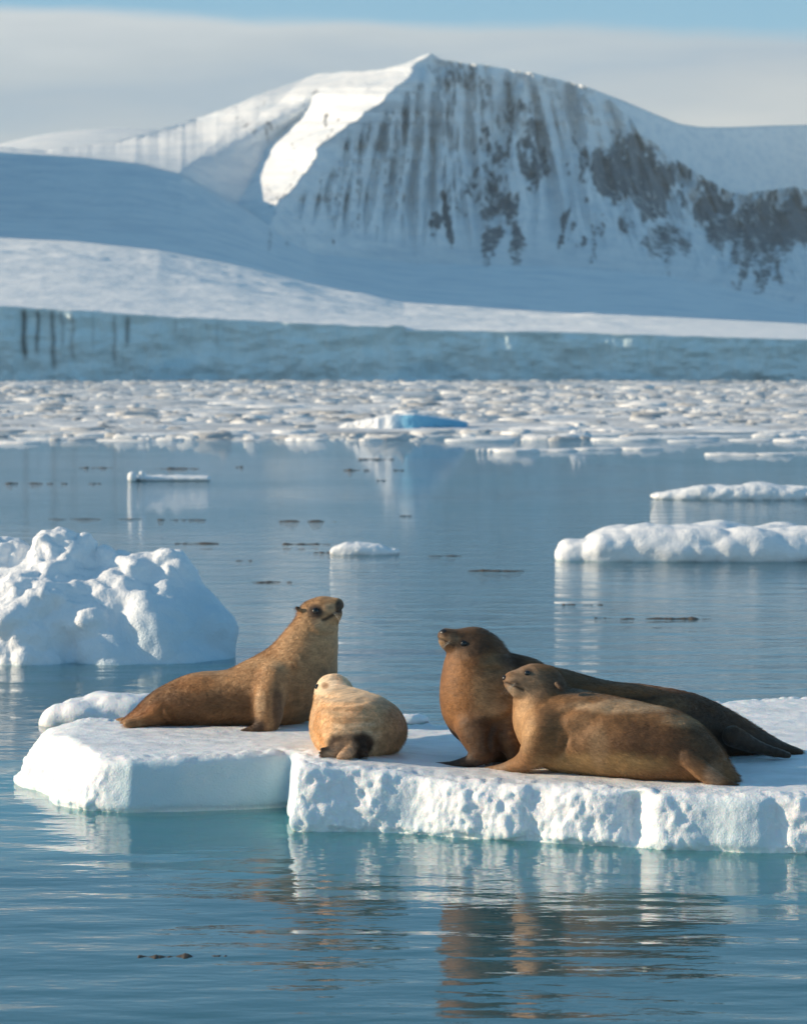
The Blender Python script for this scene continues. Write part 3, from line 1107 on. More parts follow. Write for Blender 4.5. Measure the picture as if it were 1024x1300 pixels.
def blue_berg():
    Y = WP(500, 545)[1]
    s = Y / F

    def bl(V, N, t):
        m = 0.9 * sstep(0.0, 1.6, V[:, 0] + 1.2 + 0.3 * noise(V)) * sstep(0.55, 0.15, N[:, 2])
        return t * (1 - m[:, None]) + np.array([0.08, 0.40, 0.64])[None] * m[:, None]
    a, b = WP(430, 545), WP(588, 541)
    fd = Field(np.array([a[0] - 1.5, Y - 3, -0.6]), np.array([b[0] + 1.5, Y + 6, 2.2]), 0.07)
    xs, ys, zs = np.meshgrid(*fd.ax, indexing='ij', sparse=True)
    poly = [(a[0], Y + 0.6), (a[0] + 2.2, Y - 0.6), (a[0] + 4.2, Y - 0.9), (b[0], Y + 0.1), (b[0] + 0.1, Y + 2.5), (a[0] + 4, Y + 4), (a[0] + 1, Y + 3)]
    poly = rough_poly(poly, 0.4, 0.12, 4)
    sd = poly_sd(xs[:, :, 0] + 0 * ys[:, :, 0], ys[:, :, 0] + 0 * xs[:, :, 0], poly)[:, :, None]
    top = itp(fd.ax[0], [(a[0], 0.30), (a[0] + 2, 0.62), (a[0] + 3.2, 0.90), (a[0] + 4.4, 0.88), (b[0] - 1, 0.66), (b[0], 0.50)])[:, None, None] - 0.05 * (ys - Y)
    f = -smin(-sd, -(zs - top), 0.15)
    f = np.maximum(f, -0.4 - zs).astype(np.float32)
    V, Q = surface_nets(f, fd.lo, fd.h)
    N = vnormals(V, Q)
    V = V + N * (0.10 * fbm(V * 0.9, 4, 0.5, 1))[:, None]
    t = np.tile(SNOW, (len(V), 1))
    o = mesh_np('iceberg', V - np.array([0, Y, 0]), Q, {'tint': bl(V - np.array([(a[0] + b[0]) / 2, 0, 0]), N, t)}, M_BERG, loc=(0, Y, 0))
    tag(o, 'low iceberg with a vivid blue right side amid the drifting pack ice', 'iceberg')


blue_berg()


# ------------------------------------------------------------------ drifting pack ice
def pack_proto(i, nu=26, keep=(0, 1, 2, 3, 4, 5, 6, 7, 8)):
    """One low broken floe, unit width 1 x 0.7, height about 0.16."""
    rs = np.random.RandomState(40 + i)
    nv = len(keep)
    rows = []
    ph = rs.uniform(0, 9)
    prof = [(-0.10, 1.02), (0.0, 1.0), (0.05, 1.0), (0.09, 0.93), (0.115, 0.80), (0.13, 0.55), (0.13, 0.28), (0.13, 0.08), (0.13, 0.0)]
    ang = np.linspace(0, 2 * np.pi, nu, endpoint=False)
    out = 1 + 0.45 * fbm(np.stack([np.cos(ang) * 1.1 + ph, np.sin(ang) * 1.1, ang * 0], 1), 3)
    for z, r in (prof[j] for j in keep):
        x, y = np.cos(ang) * 0.5 * r * out, np.sin(ang) * 0.36 * r * out
        n = fbm(np.stack([x * 5 + ph, y * 5, ang * 0 + z], 1), 3, 0.55, 1)
        zz = z + (0.055 * n if z > 0.08 else 0) + (0.07 * np.maximum(0, fbm(np.stack([x * 2.2 + ph * 2, y * 2.2, ang * 0], 1), 2)) if z > 0.08 else 0)
        rows.append(np.stack([x, y, zz + 0 * x], 1))
    V = np.concatenate(rows)
    a = np.arange(nu * nv).reshape(nv, nu)
    b = np.roll(a, -1, 1)
    Q = np.stack([a[:-1], b[:-1], b[1:], a[1:]], -1).reshape(-1, 4)
    return V, Q


PROTOS = [pack_proto(i) for i in range(8)]
SMALL = [pack_proto(i, 12, (1, 3, 5, 7, 8)) for i in range(8)]


def proto_mesh(i):
    V, Q = PROTOS[i]
    o = mesh_np('pack_floe', V, Q, {'tint': np.tile(SNOW * np.array([0.97, 0.96, 0.95]), (len(V), 1))}, M_PACK)
    return o


def build_pack():
    rs = np.random.RandomState(5)
    grp = 'white floes of the drifting pack below the glacier front'
    lab = 'white broken floe amid the drifting pack ice below the glacier front'
    pobj = [None] * 8
    spots = []
    # larger floes, near rows first
    for k in range(285):
        py = 486 + 74 * rs.rand() ** 0.75
        px = rs.uniform(-60, 1084)
        if py > 546 and px < 600 and rs.rand() < 0.65:
            py -= 22
        w = (14 + 72 * rs.rand() ** 2.2) * (0.45 + 0.75 * (py - 483) / 70)
        if py > 528 and 405 < px < 610:
            continue
        spots.append((px, py, w, rs.uniform(0.7, 1.5)))
    # the loose row along the open water
    for px, py, w, hs in ((612, 573, 16, 2.0), (650, 573, 60, 0.9), (700, 572, 70, 0.8), (760, 570, 60, 0.8), (812, 570, 50, 0.9), (930, 577, 60, 0.45), (985, 577, 50, 0.55), (1020, 575, 46, 0.5), (735, 556, 32, 2.6), (768, 530, 18, 3.4), (815, 530, 26, 2.6),
                          (905, 545, 70, 0.9), (960, 540, 60, 1.0), (1010, 534, 50, 1.1), (20, 562, 60, 0.8), (60, 557, 90, 0.7), (150, 552, 130, 0.55), (250, 551, 110, 0.55), (350, 552, 90, 0.6), (520, 556, 40, 0.7), (150, 541, 100, 0.8), (300, 543, 110, 0.8), (880, 560, 60, .7), (640, 556, 70, 0.6)):
        spots.append((px, py, w, hs))
    for k, (px, py, w, hs) in enumerate(spots[:300]):
        i = k % 8
        if pobj[i] is None:
            pobj[i] = proto_mesh(i)
            o = pobj[i]
        else:
            o = pobj[i].copy()
            COL.objects.link(o)
        c = WP(px, py)
        wm = w * c[1] / F
        hm = 0.10 * wm ** 0.4 * hs
        o.location = c
        o.scale = (wm, wm * rs.uniform(0.5, 1.2), hm / 0.17 * rs.uniform(0.6, 1.5))
        o.rotation_euler = (0, 0, rs.choice((0.0, math.pi)) + rs.uniform(-0.5, 0.5))
        tag(o, lab, 'ice floe', grp)
    # the rest: brash nobody could count
    VV, QQ, TT = [], [], []
    off = 0
    for k in range(18000):
        py = 483.2 + 76 * rs.rand() ** 1.15
        px = rs.uniform(-420, 1440)
        dens = 1.0 if py < 545 else 0.25
        if rs.rand() > dens:
            continue
        c = WP(px, py)
        if py > 497 and noise(np.array([[px * 0.006, py * 0.09, 3.3]]))[0] < -0.22:
            continue
        w = rs.uniform(7, 34) * (0.5 + 0.6 * (py - 483) / 70) * c[1] / F
        V, Q = SMALL[rs.randint(8)]
        a = rs.choice((0.0, math.pi)) + rs.uniform(-0.6, 0.6)
        w *= 0.6 + 1.6 * rs.rand() ** 3
        sx, sy, sz = w, w * rs.uniform(0.5, 1.3), 0.10 * w ** 0.5 * (0.30 + 2.6 * rs.rand() ** 4) / 0.17
        R2 = np.array([[math.cos(a), -math.sin(a), 0], [math.sin(a), math.cos(a), 0], [0, 0, 1]])
        VV.append((V * np.array([sx, sy, sz])) @ R2.T + c)
        QQ.append(Q + off)
        g = rs.uniform(0.5, 1.0)
        TT.append(np.tile(SNOW * np.array([0.97, 0.965, 0.95]) * g, (len(V), 1)))
        off += len(V)
    for k in range(1700):                                  # thin wide slush pans
        py = 484 + 66 * rs.rand()
        c = WP(rs.uniform(-420, 1440), py)
        w = rs.uniform(60, 200) * (0.5 + 0.6 * (py - 483) / 70) * c[1] / F
        V, Q = PROTOS[rs.randint(8)]
        VV.append(V * np.array([w, w * rs.uniform(0.35, 0.8), rs.uniform(0.3, 0.9)]) + c)
        QQ.append(Q + off)
        TT.append(np.tile(SNOW * rs.uniform(0.6, 0.95), (len(V), 1)))
        off += len(V)
    o = mesh_np('brash_ice', np.concatenate(VV), np.concatenate(QQ), {'tint': np.concatenate(TT)}, M_PACK)
    tag(o, 'belt of small grey white brash ice covering the water below the glacier front', 'brash ice', kind='stuff')


build_pack()


# ------------------------------------------------------------------ thin dark drift
def drift(px0, px1, wy, hpx, seed, label, group='thin dark fragments drifting on the open water', mat=None):
    rs = np.random.RandomState(seed)
    if px1 - px0 < 60:
        e0, e1 = rs.uniform(0, 0.5, 2)
        px0, px1 = px0 - e0 * (px1 - px0), px1 + e1 * (px1 - px0)
    a, b = WP(px0, wy), WP(px1, wy)
    L = b[0] - a[0]
    H = 0.55 * hpx * a[1] / F
    nx, ny = max(12, int((px1 - px0) / 1.5)), 9
    t = np.linspace(0, 1, nx)[None]
    v = np.linspace(-1, 1, ny)[:, None]
    n1 = fbm(np.stack([t[0] * 3.0 + seed * 5.3, t[0] * 0 + seed, t[0] * 0], 1), 4, 0.6)[None]
    env = np.sqrt(np.clip(1 - (2 * t - 1) ** 2, 0, 1)) ** 0.5
    wid = H * 5 * np.clip(0.55 + 0.9 * n1, 0.12, 1.6) * env
    cen = H * 2.5 * fbm(np.stack([t[0] * 2 + seed, t[0] * 0 + 2, t[0] * 0], 1), 2)[None]
    hh = H * np.clip(0.7 + 1.2 * n1, 0.12, 1.9) * env * (1 - v ** 2) - min(0.01, 0.15 * H)
    X = (t - 0.5) * L + 0 * v
    V = np.stack([X, cen + wid * v, hh + 0 * X], -1).reshape(-1, 3)
    o = mesh_np('drifting_fragment', V, grid_quads(ny, nx), mat=mat or M_WEED, loc=((a + b) / 2))
    return tag(o, label, 'drift fragment', group)


gen = 'thin dark fragment drifting on the open water behind the sea lions'
for i, d in enumerate(((0, 28, 614, 2.5), (40, 66, 614, 3), (100, 112, 594, 2), (118, 140, 594, 1.5), (200, 242, 595, 2.5), (78, 86, 614, 2), (112, 128, 614, 2), (298, 306, 593, 2), (60, 180, 659, 1.5), (205, 246, 660, 3), (372, 412, 662, 3),
                       (225, 270, 690, 3), (360, 405, 691, 3), (404, 426, 702, 4), (320, 358, 739, 2.5), (608, 664, 725, 3), (714, 727, 768, 3), (760, 774, 785, 2.5), (786, 802, 786, 3), (832, 890, 786, 4), (540, 575, 706, 2), (460, 495, 583, 2),
                       (438, 462, 597, 2.5), (500, 512, 597, 2), (478, 488, 610, 2), (510, 522, 655, 2), (300, 322, 712, 1.5), (745, 760, 768, 1.5))):
    drift(*d, 60 + i, gen)
drift(174, 256, 1215, 5.5, 99, 'dark ragged fragment floating in the foreground water below the floe', group=None)
drift(272, 285, 1214, 2.5, 98, 'tiny dark speck floating just right of the foreground fragment', group=None)


# ------------------------------------------------------------------ sea lions
def uvball(n=18, m=12):
    V, Q = [], []
    for j in range(m + 1):
        th = math.pi * j / m
        for i in range(n):
            ph = 2 * math.pi * i / n
            V.append((math.sin(th) * math.cos(ph), math.sin(th) * math.sin(ph), math.cos(th)))
    for j in range(m):
        for i in range(n):
            Q.append((j * n + i, (j + 1) * n + i, (j + 1) * n + (i + 1) % n, j * n + (i + 1) % n))
    return np.array(V), np.array(Q)


BV, BQ = uvball()


def tube_mesh(paths, r0):
    VV, QQ = [], []
    off = 0
    for pts in paths:
        pts = np.array(pts)
        n = len(pts)
        for i, p in enumerate(pts):
            d = pts[min(i + 1, n - 1)] - pts[max(i - 1, 0)]
            d = d / np.linalg.norm(d)
            u = np.cross(d, [0.3, 0.2, 1])
            u /= np.linalg.norm(u)
            w = np.cross(d, u)
            r = r0 * (1 - 0.8 * i / (n - 1))
            for k in range(5):
                a = 2 * math.pi * k / 5
                VV.append(p + r * (math.cos(a) * u + math.sin(a) * w))
        for i in range(n - 1):
            for k in range(5):
                QQ.append((off + i * 5 + k, off + i * 5 + (k + 1) % 5, off + (i + 1) * 5 + (k + 1) % 5, off + (i + 1) * 5 + k))
        off = len(VV)
    return np.array(VV), np.array(QQ)


def sea_lion(label, Y, spine, u, limbs, head, base, blobs, eyes, nose, whisk, cuts=(), folds=None, h=0.0085, kb=0.05, extra=(), dim=0.84, comb=(1, 0, -0.5)):
    """Body grown as one surface round its skeleton; eyes, nose and whiskers are its parts.
    Nodes are (px, py, depth offset in m, radius in px, widening)."""
    s = Y / F

    def nd(n):
        return [*P(n[0], n[1], Y + n[2]), n[3] * s, n[4] if len(n) > 4 else 1.0]
    allp = np.array([nd(n) for n in spine] + [nd(n) for l in limbs for n in l[0]] + [nd(n) for l in head for n in l])
    rr = allp[:, 3] * np.maximum(1, allp[:, 4])
    lo = (allp[:, :3] - rr[:, None]).min(0) - 0.06
    hi = (allp[:, :3] + rr[:, None]).max(0) + 0.06
    lo[2] = max(lo[2], ZT - 0.09)
    fd = Field(lo, hi, h)
    fd.chain([nd(n) for n in spine], u, k=0.03)
    for l in limbs:
        fd.chain([nd(n) for n in l[0]], l[1], k=l[2] if len(l) > 2 else 0.04)
    for l in head:
        fd.chain([nd(n) for n in l], u, k=0.028)
    for l in extra:
        fd.chain([nd(n) for n in l[0]], l[1], k=0.012)
    V, Q = surface_nets(fd.f, fd.lo, h)
    V = relax(V, Q, 2, 0.5)
    N = vnormals(V, Q)
    V = V + N * (0.004 * fbm(V * 5.0, 2) + 0.0012 * fbm(V * 24.0, 2))[:, None]
    x, y = PX(V)
    if folds:
        for fx0, fy0, fx1, fy1, w, dp in folds:             # skin folds: shallow valleys along a line
            ex, ey = fx1 - fx0, fy1 - fy0
            L2 = ex * ex + ey * ey
            t = ((x - fx0) * ex + (y - fy0) * ey) / L2
            dd = ((x - fx0) * ey - (y - fy0) * ex) / math.sqrt(L2)
            dd = dd + 6 * np.sin(np.clip(t, 0, 1) * math.pi) * 0.6
            g = np.exp(-(dd / w) ** 2) * sstep(-0.15, 0.15, t) * sstep(1.15, 0.85, t)
            g2 = np.exp(-((dd - 2.2 * w) / (1.6 * w)) ** 2) * sstep(-0.15, 0.15, t) * sstep(1.15, 0.85, t)
            V = V - N * (g * dp)[:, None] + N * (g2 * dp * 0.8)[:, None]
    col = np.tile(np.array(base), (len(V), 1))
    jn = fbm(V * 9.0, 3)
    for bx, by, rx, ry, c, st in blobs:
        d = np.sqrt(((x - bx) / rx) ** 2 + ((y - by) / ry) ** 2) + (0.22 if rx > 16 else 0.08) * jn
        m = (st * sstep(1.25, 0.5, d))[:, None]
        col = col * (1 - m) + np.array(c)[None] * m
    for l in limbs:
        if len(l) > 3:
            n = l[0][-1]
            A = np.array([nd(q)[:3] for q in l[0]])
            dmin = np.min(np.linalg.norm(V[:, None] - A[None, l[4] if len(l) > 4 else 2:], axis=2), 1)
            m = (sstep(0.13, 0.06, dmin + 0.02 * jn))[:, None]
            col = col * (1 - m) + np.array(l[3])[None] * m
    for line, wdt, dp in cuts:                              # the mouth line
        dmin = np.full(len(V), 1e9)
        for (ax_, ay_), (bx_, by_) in zip(line[:-1], line[1:]):
            ex, ey = bx_ - ax_, by_ - ay_
            t = np.clip(((x - ax_) * ex + (y - ay_) * ey) / (ex * ex + ey * ey), 0, 1)
            dmin = np.minimum(dmin, np.hypot(x - ax_ - ex * t, y - ay_ - ey * t))
        g = np.exp(-(dmin / wdt) ** 2)
        V = V - N * (g * dp)[:, None]
        col = col * (1 - 0.92 * g[:, None]) + np.array((0.018, 0.013, 0.011))[None] * 0.92 * g[:, None]
    jm = fbm(V * np.array([16.0, 22.0, 30.0]), 3, 0.6)
    col = np.clip(col * np.array([1.10, 0.98, 0.86])[None] * dim * (1 + 0.16 * jn + 0.20 * jm)[:, None], 0.004, 1)
    org = np.array([(lo[0] + hi[0]) / 2, (lo[1] + hi[1]) / 2, ZT])
    body = mesh_np('sea_lion', V - org, Q, {'tint': col}, M_FUR, loc=org)
    tag(body, label, 'sea lion')
    # short coat, combed towards the tail; bare on the face and the flippers
    me = body.data
    lc = me.color_attributes.new('coat', 'BYTE_COLOR', 'CORNER')
    sr = np.where(col < 0.0031308, col * 12.92, 1.055 * np.power(np.maximum(col, 1e-6), 1 / 2.4) - 0.055)
    sr = np.concatenate([col, np.ones((len(col), 1))], 1)[Q.ravel()]
    lc.data.foreach_set('color', sr.astype(np.float32).ravel())
    keep = np.ones(len(V))
    for ex_, ey_, _, _ in eyes:
        keep *= sstep(7, 11, np.hypot(x - ex_, y - ey_))
    keep *= sstep(7, 15, np.hypot(x - nose[0], y - nose[1]))
    keep *= sstep(0.03, 0.07, col.max(1)) * 0.999
    vg = body.vertex_groups.new(name='coat')
    lev = (keep * 10).astype(int)
    for q in range(1, 10):
        vg.add(np.nonzero(lev == q)[0].tolist(), q / 9, 'REPLACE')
    md = body.modifiers.new('coat', 'PARTICLE_SYSTEM')
    ps = body.particle_systems[0]
    st = ps.settings
    st.type = 'HAIR'
    st.use_advanced_hair = True
    st.count = 70000
    st.hair_length = 0.02
    st.hair_step = 3
    st.display_step = 3
    st.render_step = 3
    st.normal_factor = 0.0030
    st.object_align_factor = (comb[0] * 0.0062, comb[1] * 0.0062, comb[2] * 0.0062)
    st.factor_random = 0.0016
    st.length_random = 0.5
    st.root_radius = 1.0
    st.tip_radius = 0.2
    st.radius_scale = 0.0009
    st.material = 2
    me.materials.append(M_COAT)
    ps.vertex_group_density = 'coat'
    ps.vertex_group_length = 'coat'
    tri = np.concatenate([Q[:, [0, 1, 2]], Q[:, [0, 2, 3]]])
    bvh = BVHTree.FromPolygons(V.tolist(), tri.tolist())
    cam_p = Vector((0, 0, CAMZ))

    def hit(px, py, back=False):
        p = Vector(P(px, py, Y))
        d = (p - cam_p).normalized()
        o_, dd = (cam_p, d) if not back else (p + d * 3, -d)
        r = bvh.ray_cast(o_, dd)
        return (np.array(r[0]), np.array(r[1])) if r[0] is not None else (np.array(p), np.array(-dd))
    for px, py, r, back in eyes:
        c, n = hit(px, py, back)
        c = c - n * r * 0.35
        mesh_np('eye', BV * r, BQ, mat=M_EYE, parent=body, loc=c - org)
    px, py, d, r = nose
    c = P(px, py, Y + d)
    mesh_np('nose', BV * np.array([r, r * 1.15, r * 0.75]), BQ, mat=M_NOSE, parent=body, loc=c - org)
    paths = []
    rs = np.random.RandomState(3)
    for wx, wy, dx, dy, L, n in whisk:
        c, nn = hit(wx, wy)
        for i in range(n):
            d3 = np.array([dx + rs.uniform(-.25, .25), -0.45 + rs.uniform(-.3, .3), dy + rs.uniform(-.3, .3)])
            d3 /= np.linalg.norm(d3)
            st = c + np.array([rs.uniform(-.018, .018), 0.004, rs.uniform(-.014, .014)])
            paths.append([st + d3 * L * t - np.array([0, 0, 0.35 * L * t * t]) for t in np.linspace(0, 1, 6)])
    V2, Q2 = tube_mesh(paths, 0.0006)
    mesh_np('whiskers', V2 - org, Q2, mat=M_WHISKER, parent=body)
    return body


TAN, PALE = (0.33, 0.215, 0.118), (0.50, 0.38, 0.25)
BROWN, DARK = (0.20, 0.115, 0.055), (0.045, 0.030, 0.022)
RUST = (0.24, 0.115, 0.042)
UY, UX = (0, 1, 0), (1, 0, 0)

# left: sitting upright, head raised to the right
sea_lion('tan sea lion sitting upright at the left of the floe, head raised to the right', 21.9,
         [(158, 917, 0.02, 4, 2.4), (178, 909, 0, 11, 1.7), (208, 897, 0, 23, 1.35), (250, 888, 0, 33, 1.25), (295, 886, 0, 36, 1.25), (335, 878, 0, 45, 1.1), (372, 864, 0, 51, 1.0), (388, 832, 0, 40, 1.0), (399, 804, 0, 30, 1.0), (404, 786, -0.01, 25, 0.95)], UY,
         [([(348, 862, -0.24, 21, 1), (341, 893, -0.36, 19, 0.9), (340, 914, -0.42, 16, 0.8), (328, 925, -0.45, 8, 1), (306, 930, -0.47, 3, 1)], UY, 0.045, DARK, 3),
          ([(385, 868, 0.22, 21, 1), (392, 896, 0.26, 18, 0.9), (394, 912, 0.27, 14, 0.8), (380, 920, 0.3, 7, 1), (360, 924, 0.3, 3, 1)], UY, 0.045, DARK, 3),
          ([(205, 905, -0.18, 13, 0.8), (185, 915, -0.22, 8, 1), (160, 919, -0.26, 4, 1.6)], UY, 0.03), ([(205, 900, 0.16, 12, 0.8), (180, 912, 0.2, 7, 1), (150, 916, 0.24, 4, 1.6)], UY, 0.03)],
         [[(403, 783, -0.01, 24, 0.95), (411, 777, -0.03, 20, 0.95)], [(412, 777, -0.035, 16.5, 1.0), (421, 772, -0.05, 12.5, 1.15), (428, 768, -0.055, 8.5, 1.1)], [(412, 786, -0.03, 12, 1), (423, 782, -0.045, 8.5, 1.1), (428, 779, -0.05, 6, 1.1)]],
         TAN,
         [(230, 900, 90, 30, (0.115, 0.062, 0.029), 0.92), (300, 902, 50, 28, (0.135, 0.08, 0.04), 0.85), (330, 842, 46, 9, (0.46, 0.33, 0.20), 0.7), (362, 812, 12, 36, (0.46, 0.33, 0.20), 0.7), (250, 868, 30, 14, RUST, 0.6), (190, 905, 40, 14, RUST, 0.7), (398, 878, 36, 44, (0.175, 0.125, 0.075), 0.85), (385, 835, 24, 40, (0.34, 0.24, 0.14), 0.6), (404, 800, 30, 30, (0.40, 0.30, 0.185), 0.6), (403, 790, 10, 6, PALE, 0.9),  # coat marks; pale back and nape paint sunlit rims, dark chest its shade
          (400, 776, 12, 11, DARK, 1.0), (418, 772, 9, 7, PALE, 0.7), (431, 768, 6, 7, DARK, 0.9), (431, 773, 6, 9, DARK, 0.85), (374, 848, 6, 14, BROWN, 0.5), (352, 898, 8, 34, (0.07, 0.045, 0.028), 0.85), (330, 893, 8, 20, PALE, 0.6), (376, 771, 6, 5, DARK, 0.95)],  # face marks; narrow dark patch paints shade down the front flipper's right side
         [(400.5, 775.5, 0.030, False), (402, 773, 0.030, True)], (430, 764.5, -0.06, 0.032), [(423, 777, 0.6, -0.3, 0.12, 9)],
         cuts=[([(410, 787), (416, 785), (424, 780), (434, 774)], 2.2, 0.010)],
         extra=[([(381, 775, -0.10, 2.6, 1), (376.5, 771.5, -0.12, 1.6, 1)], UY)],
         dim=1.05, comb=(-0.8, 0, -0.7), folds=[(392, 800, 425, 806, 3, 0.006), (205, 902, 215, 918, 2.5, 0.014)])

# small one, back to the viewer
sea_lion('small pale sea lion lying rear to the viewer in the middle of the floe', 19.6,
         [(438, 946, -0.10, 16, 1.3), (449, 933, 0.0, 31, 1.3), (457, 924, 0.22, 40, 1.38), (455, 921, 0.5, 42, 1.36), (444, 913, 0.8, 40, 1.2), (431, 902, 1.05, 34, 1.05), (426, 889, 1.22, 28, 0.98), (423, 880, 1.3, 25, 1.0)], UX,
         [([(442, 944, -0.12, 15, 0.9), (428, 951, -0.18, 9, 1), (414, 958, -0.2, 6, 1), (408, 961, -0.2, 3, 1)], (0, 0, 1), 0.012, DARK, 1), ([(444, 942, -0.13, 13, 0.9), (448, 950, -0.2, 9, 0.9), (440, 957, -0.25, 7, 1), (430, 961, -0.27, 3, 1)], (0, 0, 1), 0.012, (0.34, 0.26, 0.19), 1), ([(450, 938, -0.1, 12, 1), (460, 945, -0.15, 8, 1), (460, 956, -0.2, 5, 1)], (0, 0, 1), 0.012, DARK, 1),
          ([(424, 905, 0.85, 24, 1), (421, 925, 0.65, 25, 1), (424, 940, 0.45, 20, 1)], UX, 0.09), ([(480, 910, 0.7, 20, 1), (490, 930, 0.5, 22, 1), (484, 940, 0.35, 18, 1)], UX, 0.09)],
         [[(424, 880, 1.3, 24, 1.0), (420, 876, 1.4, 21, 1.0)], [(418, 876, 1.45, 15, 1.1), (413, 874, 1.58, 11, 1.1)]],
         (0.47, 0.40, 0.30),
         [(425, 862, 26, 12, (0.62, 0.52, 0.40), 0.9), (470, 905, 40, 12, (0.56, 0.42, 0.26), 0.6), (498, 935, 26, 44, (0.30, 0.225, 0.145), 0.85), (440, 915, 30, 5, (0.36, 0.24, 0.13), 0.6), (440, 900, 34, 4, (0.36, 0.24, 0.13), 0.5), (470, 925, 26, 4, (0.36, 0.25, 0.14), 0.5), (444, 895, 36, 3, (0.64, 0.5, 0.33), 0.6), (444, 945, 17, 12, (0.08, 0.05, 0.03), 0.85), (445, 948, 9, 7, (0.38, 0.31, 0.25), 0.7), (410, 920, 14, 40, (0.50, 0.35, 0.19), 0.5), (413, 871, 5, 5, BROWN, 0.8)],
         [(402, 872, 0.024, False), (418, 866, 0.024, True)], (411, 872, 1.66, 0.03), [(404, 880, -0.8, -0.1, 0.08, 3)],
         folds=[(402, 900, 470, 886, 4, 0.007), (400, 912, 490, 893, 5, 0.006), (404, 926, 480, 900, 5, 0.005), (408, 884, 455, 882, 3, 0.008)], extra=[([(414, 874, 1.18, 3.2, 1), (411, 877, 1.12, 2.2, 1)], UX)] + [([(x0, y0, -0.2, 3.6, 1), (x1, y1, -0.24, 1.6, 1)], UX) for x0, y0, x1, y1 in ((424, 950, 407, 951), (424, 953, 405, 956), (425, 956, 408, 961), (432, 958, 422, 964), (456, 950, 466, 953), (457, 954, 466, 960), (450, 957, 456, 964))], dim=1.35, comb=(0.1, -1, -0.5))

# big brown one behind at the right
sea_lion('large dark brown sea lion behind the front one, nose lifted to the left', 19.75,
         [(1016, 955, 0.4, 3.5, 2.5), (990, 949, 0.4, 8, 2.0), (955, 940, 0.38, 18, 1.5), (915, 929, 0.35, 30, 1.3), (870, 918, 0.28, 39, 1.2), (820, 912, 0.1, 42, 1.2), (760, 910, 0.1, 47, 1.15), (705, 903, 0.1, 54, 1.1), (655, 900, 0.08, 60, 1.05), (619, 893, 0.02, 59, 1.0), (608, 862, -0.02, 48, 1.0), (604, 838, -0.03, 38, 1.0), (600, 826, -0.03, 28, 0.95)], UY,
         [([(632, 912, 0.0, 50, 1), (635, 918, 0.02, 50, 1)], UY, 0.05), ([(606, 925, -0.20, 27, 1), (612, 950, -0.28, 18, 0.9), (600, 965, -0.28, 9, 1), (575, 971, -0.25, 5, 1.5), (550, 972, -0.2, 3, 1.5)], UY, 0.05, DARK, 2),
          ([(640, 925, 0.25, 27, 1), (640, 945, 0.32, 18, 0.9), (625, 955, 0.34, 9, 1), (600, 958, 0.36, 4, 1)], UY, 0.05, DARK, 2),
          ([(650, 935, -0.24, 20, 1), (655, 960, -0.28, 12, 1), (650, 968, -0.3, 6, 1)], UY, 0.05),
          ([(930, 935, -0.02, 14, 1), (965, 950, 0.05, 8, 1), (1000, 959, 0.1, 4, 1.8)], UY, 0.03, DARK, 1)],
         [[(600, 824, -0.03, 26, 0.95), (592, 820, -0.05, 22, 0.95)], [(590, 819, -0.06, 18, 1.0), (575, 813, -0.08, 14, 1.1), (565, 808, -0.09, 9.5, 1.1)], [(588, 828, -0.05, 13, 1), (574, 821, -0.07, 9.5, 1.1), (564, 815, -0.08, 6, 1.1)], [(640, 850, 0.05, 22, 1), (668, 862, 0.1, 28, 1)]],
         (0.145, 0.075, 0.032),
         [(592, 815, 36, 22, (0.065, 0.043, 0.026), 0.92), (632, 882, 38, 40, (0.36, 0.26, 0.155), 0.85), (578, 880, 22, 56, (0.27, 0.135, 0.05), 0.8), (610, 930, 30, 26, (0.085, 0.048, 0.024), 0.85), (625, 842, 20, 14, (0.27, 0.20, 0.12), 0.7), (830, 900, 130, 44, (0.075, 0.038, 0.017), 0.85), (800, 876, 90, 9, (0.26, 0.115, 0.04), 0.8), (850, 895, 30, 12, (0.27, 0.16, 0.08), 0.6), (900, 935, 70, 30, DARK, 0.7), (975, 945, 60, 20, DARK, 0.9), (575, 812, 10, 8, (0.20, 0.155, 0.11), 0.7), (588, 818, 7, 6, DARK, 0.8), (622, 945, 16, 22, DARK, 0.6), (560, 815, 6, 8, PALE, 0.5), (700, 880, 50, 30, BROWN, 0.7), (650, 838, 20, 10, DARK, 0.7)],
         [(588, 817, 0.026, False), (590, 815, 0.026, True)], (564, 803.5, -0.10, 0.040), [(572, 815, -0.7, -0.3, 0.12, 9)],
         cuts=[([(577, 820), (570, 817), (563, 813), (556, 811)], 1.5, 0.005)],
         extra=[([(634, 836, -0.12, 4, 1), (638, 840, -0.17, 2.6, 1)], UY)],
         folds=[(612, 920, 650, 905, 4, 0.014), (590, 842, 640, 850, 4, 0.008), (625, 920, 622, 955, 3.5, 0.014)])

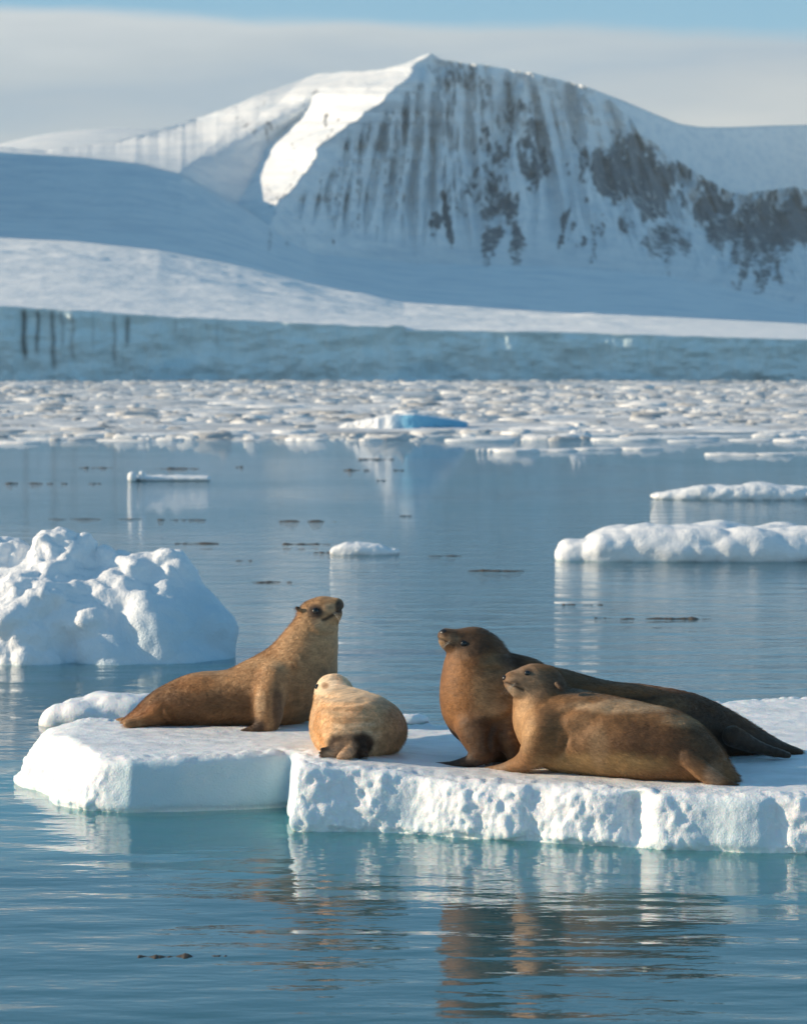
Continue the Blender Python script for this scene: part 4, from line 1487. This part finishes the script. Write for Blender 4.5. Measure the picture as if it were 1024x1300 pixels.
# front right
sea_lion('tan brown sea lion lying along the front edge, head low and turned left', 19.25,
         [(938, 998, -0.45, 4, 2), (918, 984, -0.43, 14, 1.5), (890, 965, -0.38, 28, 1.3), (852, 948, -0.3, 43, 1.2), (802, 940, -0.2, 49, 1.2), (757, 933, -0.1, 52, 1.15), (718, 927, 0.0, 54, 1.1), (696, 915, 0.04, 45, 1.05), (687, 893, 0.04, 36, 1.0), (688, 880, 0.04, 33, 0.95)], UY,
         [([(690, 925, -0.20, 27, 1), (680, 952, -0.2, 19, 0.9), (663, 968, -0.08, 11, 1), (640, 975, 0.06, 6, 1.4), (612, 978, 0.16, 3, 1.4)], UY, 0.05, (0.20, 0.14, 0.095), 3),
          ([(700, 925, 0.22, 24, 1), (690, 948, 0.28, 15, 1), (668, 958, 0.3, 8, 1)], UY, 0.05),
          ([(872, 962, -0.58, 10, 0.8), (890, 978, -0.62, 11, 0.6), (912, 992, -0.64, 8, 0.6), (938, 1001, -0.64, 4, 0.8)], UY, 0.025), ([(900, 972, -0.25, 13, 0.8), (918, 984, -0.22, 10, 0.8), (942, 992, -0.2, 4, 1)], UY, 0.025)],
         [[(686, 872, 0.03, 29, 0.92), (676, 868, 0.01, 25, 0.95)], [(672, 868, 0, 20, 1.0), (658, 866, -0.02, 15.5, 1.1), (649, 864, -0.03, 10.5, 1.1)], [(672, 880, 0, 16, 1), (660, 875, -0.02, 12, 1.05), (652, 871, -0.03, 7.5, 1.1)]],
         (0.23, 0.132, 0.062),
         [(668, 868, 30, 24, (0.30, 0.24, 0.18), 0.7), (722, 868, 44, 18, (0.15, 0.11, 0.08), 0.85), (665, 918, 16, 40, (0.46, 0.31, 0.17), 0.8), (700, 915, 20, 36, (0.24, 0.145, 0.075), 0.7), (828, 945, 66, 32, (0.095, 0.052, 0.026), 0.9), (740, 935, 24, 34, (0.25, 0.16, 0.09), 0.6), (790, 897, 70, 10, (0.52, 0.40, 0.27), 0.8), (870, 915, 36, 10, (0.42, 0.31, 0.2), 0.7), (760, 970, 90, 16, (0.46, 0.33, 0.16), 0.7), (888, 952, 36, 30, (0.12, 0.075, 0.043), 0.85), (905, 985, 14, 18, (0.36, 0.27, 0.20), 0.75), (930, 998, 16, 8, DARK, 0.7), (670, 853, 7, 5, DARK, 0.7), (709, 871, 6, 6, (0.09, 0.06, 0.04), 0.9), (652, 868, 6, 6, DARK, 0.55), (650, 876, 8, 8, (0.56, 0.46, 0.35), 0.9), (662, 878, 10, 8, (0.44, 0.35, 0.25), 0.7), (760, 950, 14, 30, (0.34, 0.25, 0.16), 0.6)],  # coat marks; pale strips along the upper back paint a sunlit rim
         [(669, 854.5, 0.022, False), (670, 854, 0.022, True)], (641.5, 861, -0.04, 0.028), [(655, 869, -0.7, -0.2, 0.11, 9)],
         cuts=[([(664, 876), (656, 873), (648, 869), (640, 867)], 1.8, 0.008)],
         extra=[([(706, 868, -0.15, 2.8, 1), (712, 874, -0.18, 1.8, 1)], UY)],
         folds=[(765, 890, 712, 908, 5, 0.012), (790, 895, 735, 930, 6, 0.006), (700, 965, 720, 935, 4, 0.012)])


# ------------------------------------------------------------------ air
def haze():
    m, nt, N, L = new_mat('haze')
    out = N('ShaderNodeOutputMaterial')
    v = N('ShaderNodeVolumePrincipled')
    v.inputs['Color'].default_value = (0.68, 0.88, 1.0, 1)
    v.inputs['Density'].default_value = 0.00005
    v.inputs['Anisotropy'].default_value = 0.0
    L(v.outputs[0], out.inputs['Volume'])
    lo, hi = (-3100, -70, -7.5), (3100, 8700, 760)
    V = [(x, y, z) for x in (lo[0], hi[0]) for y in (lo[1], hi[1]) for z in (lo[2], hi[2])]
    Q = [(0, 1, 3, 2), (4, 6, 7, 5), (0, 4, 5, 1), (2, 3, 7, 6), (0, 2, 6, 4), (1, 5, 7, 3)]
    tag(mesh_np('haze', V, Q, mat=m, smooth=False), kind='stuff')


haze()
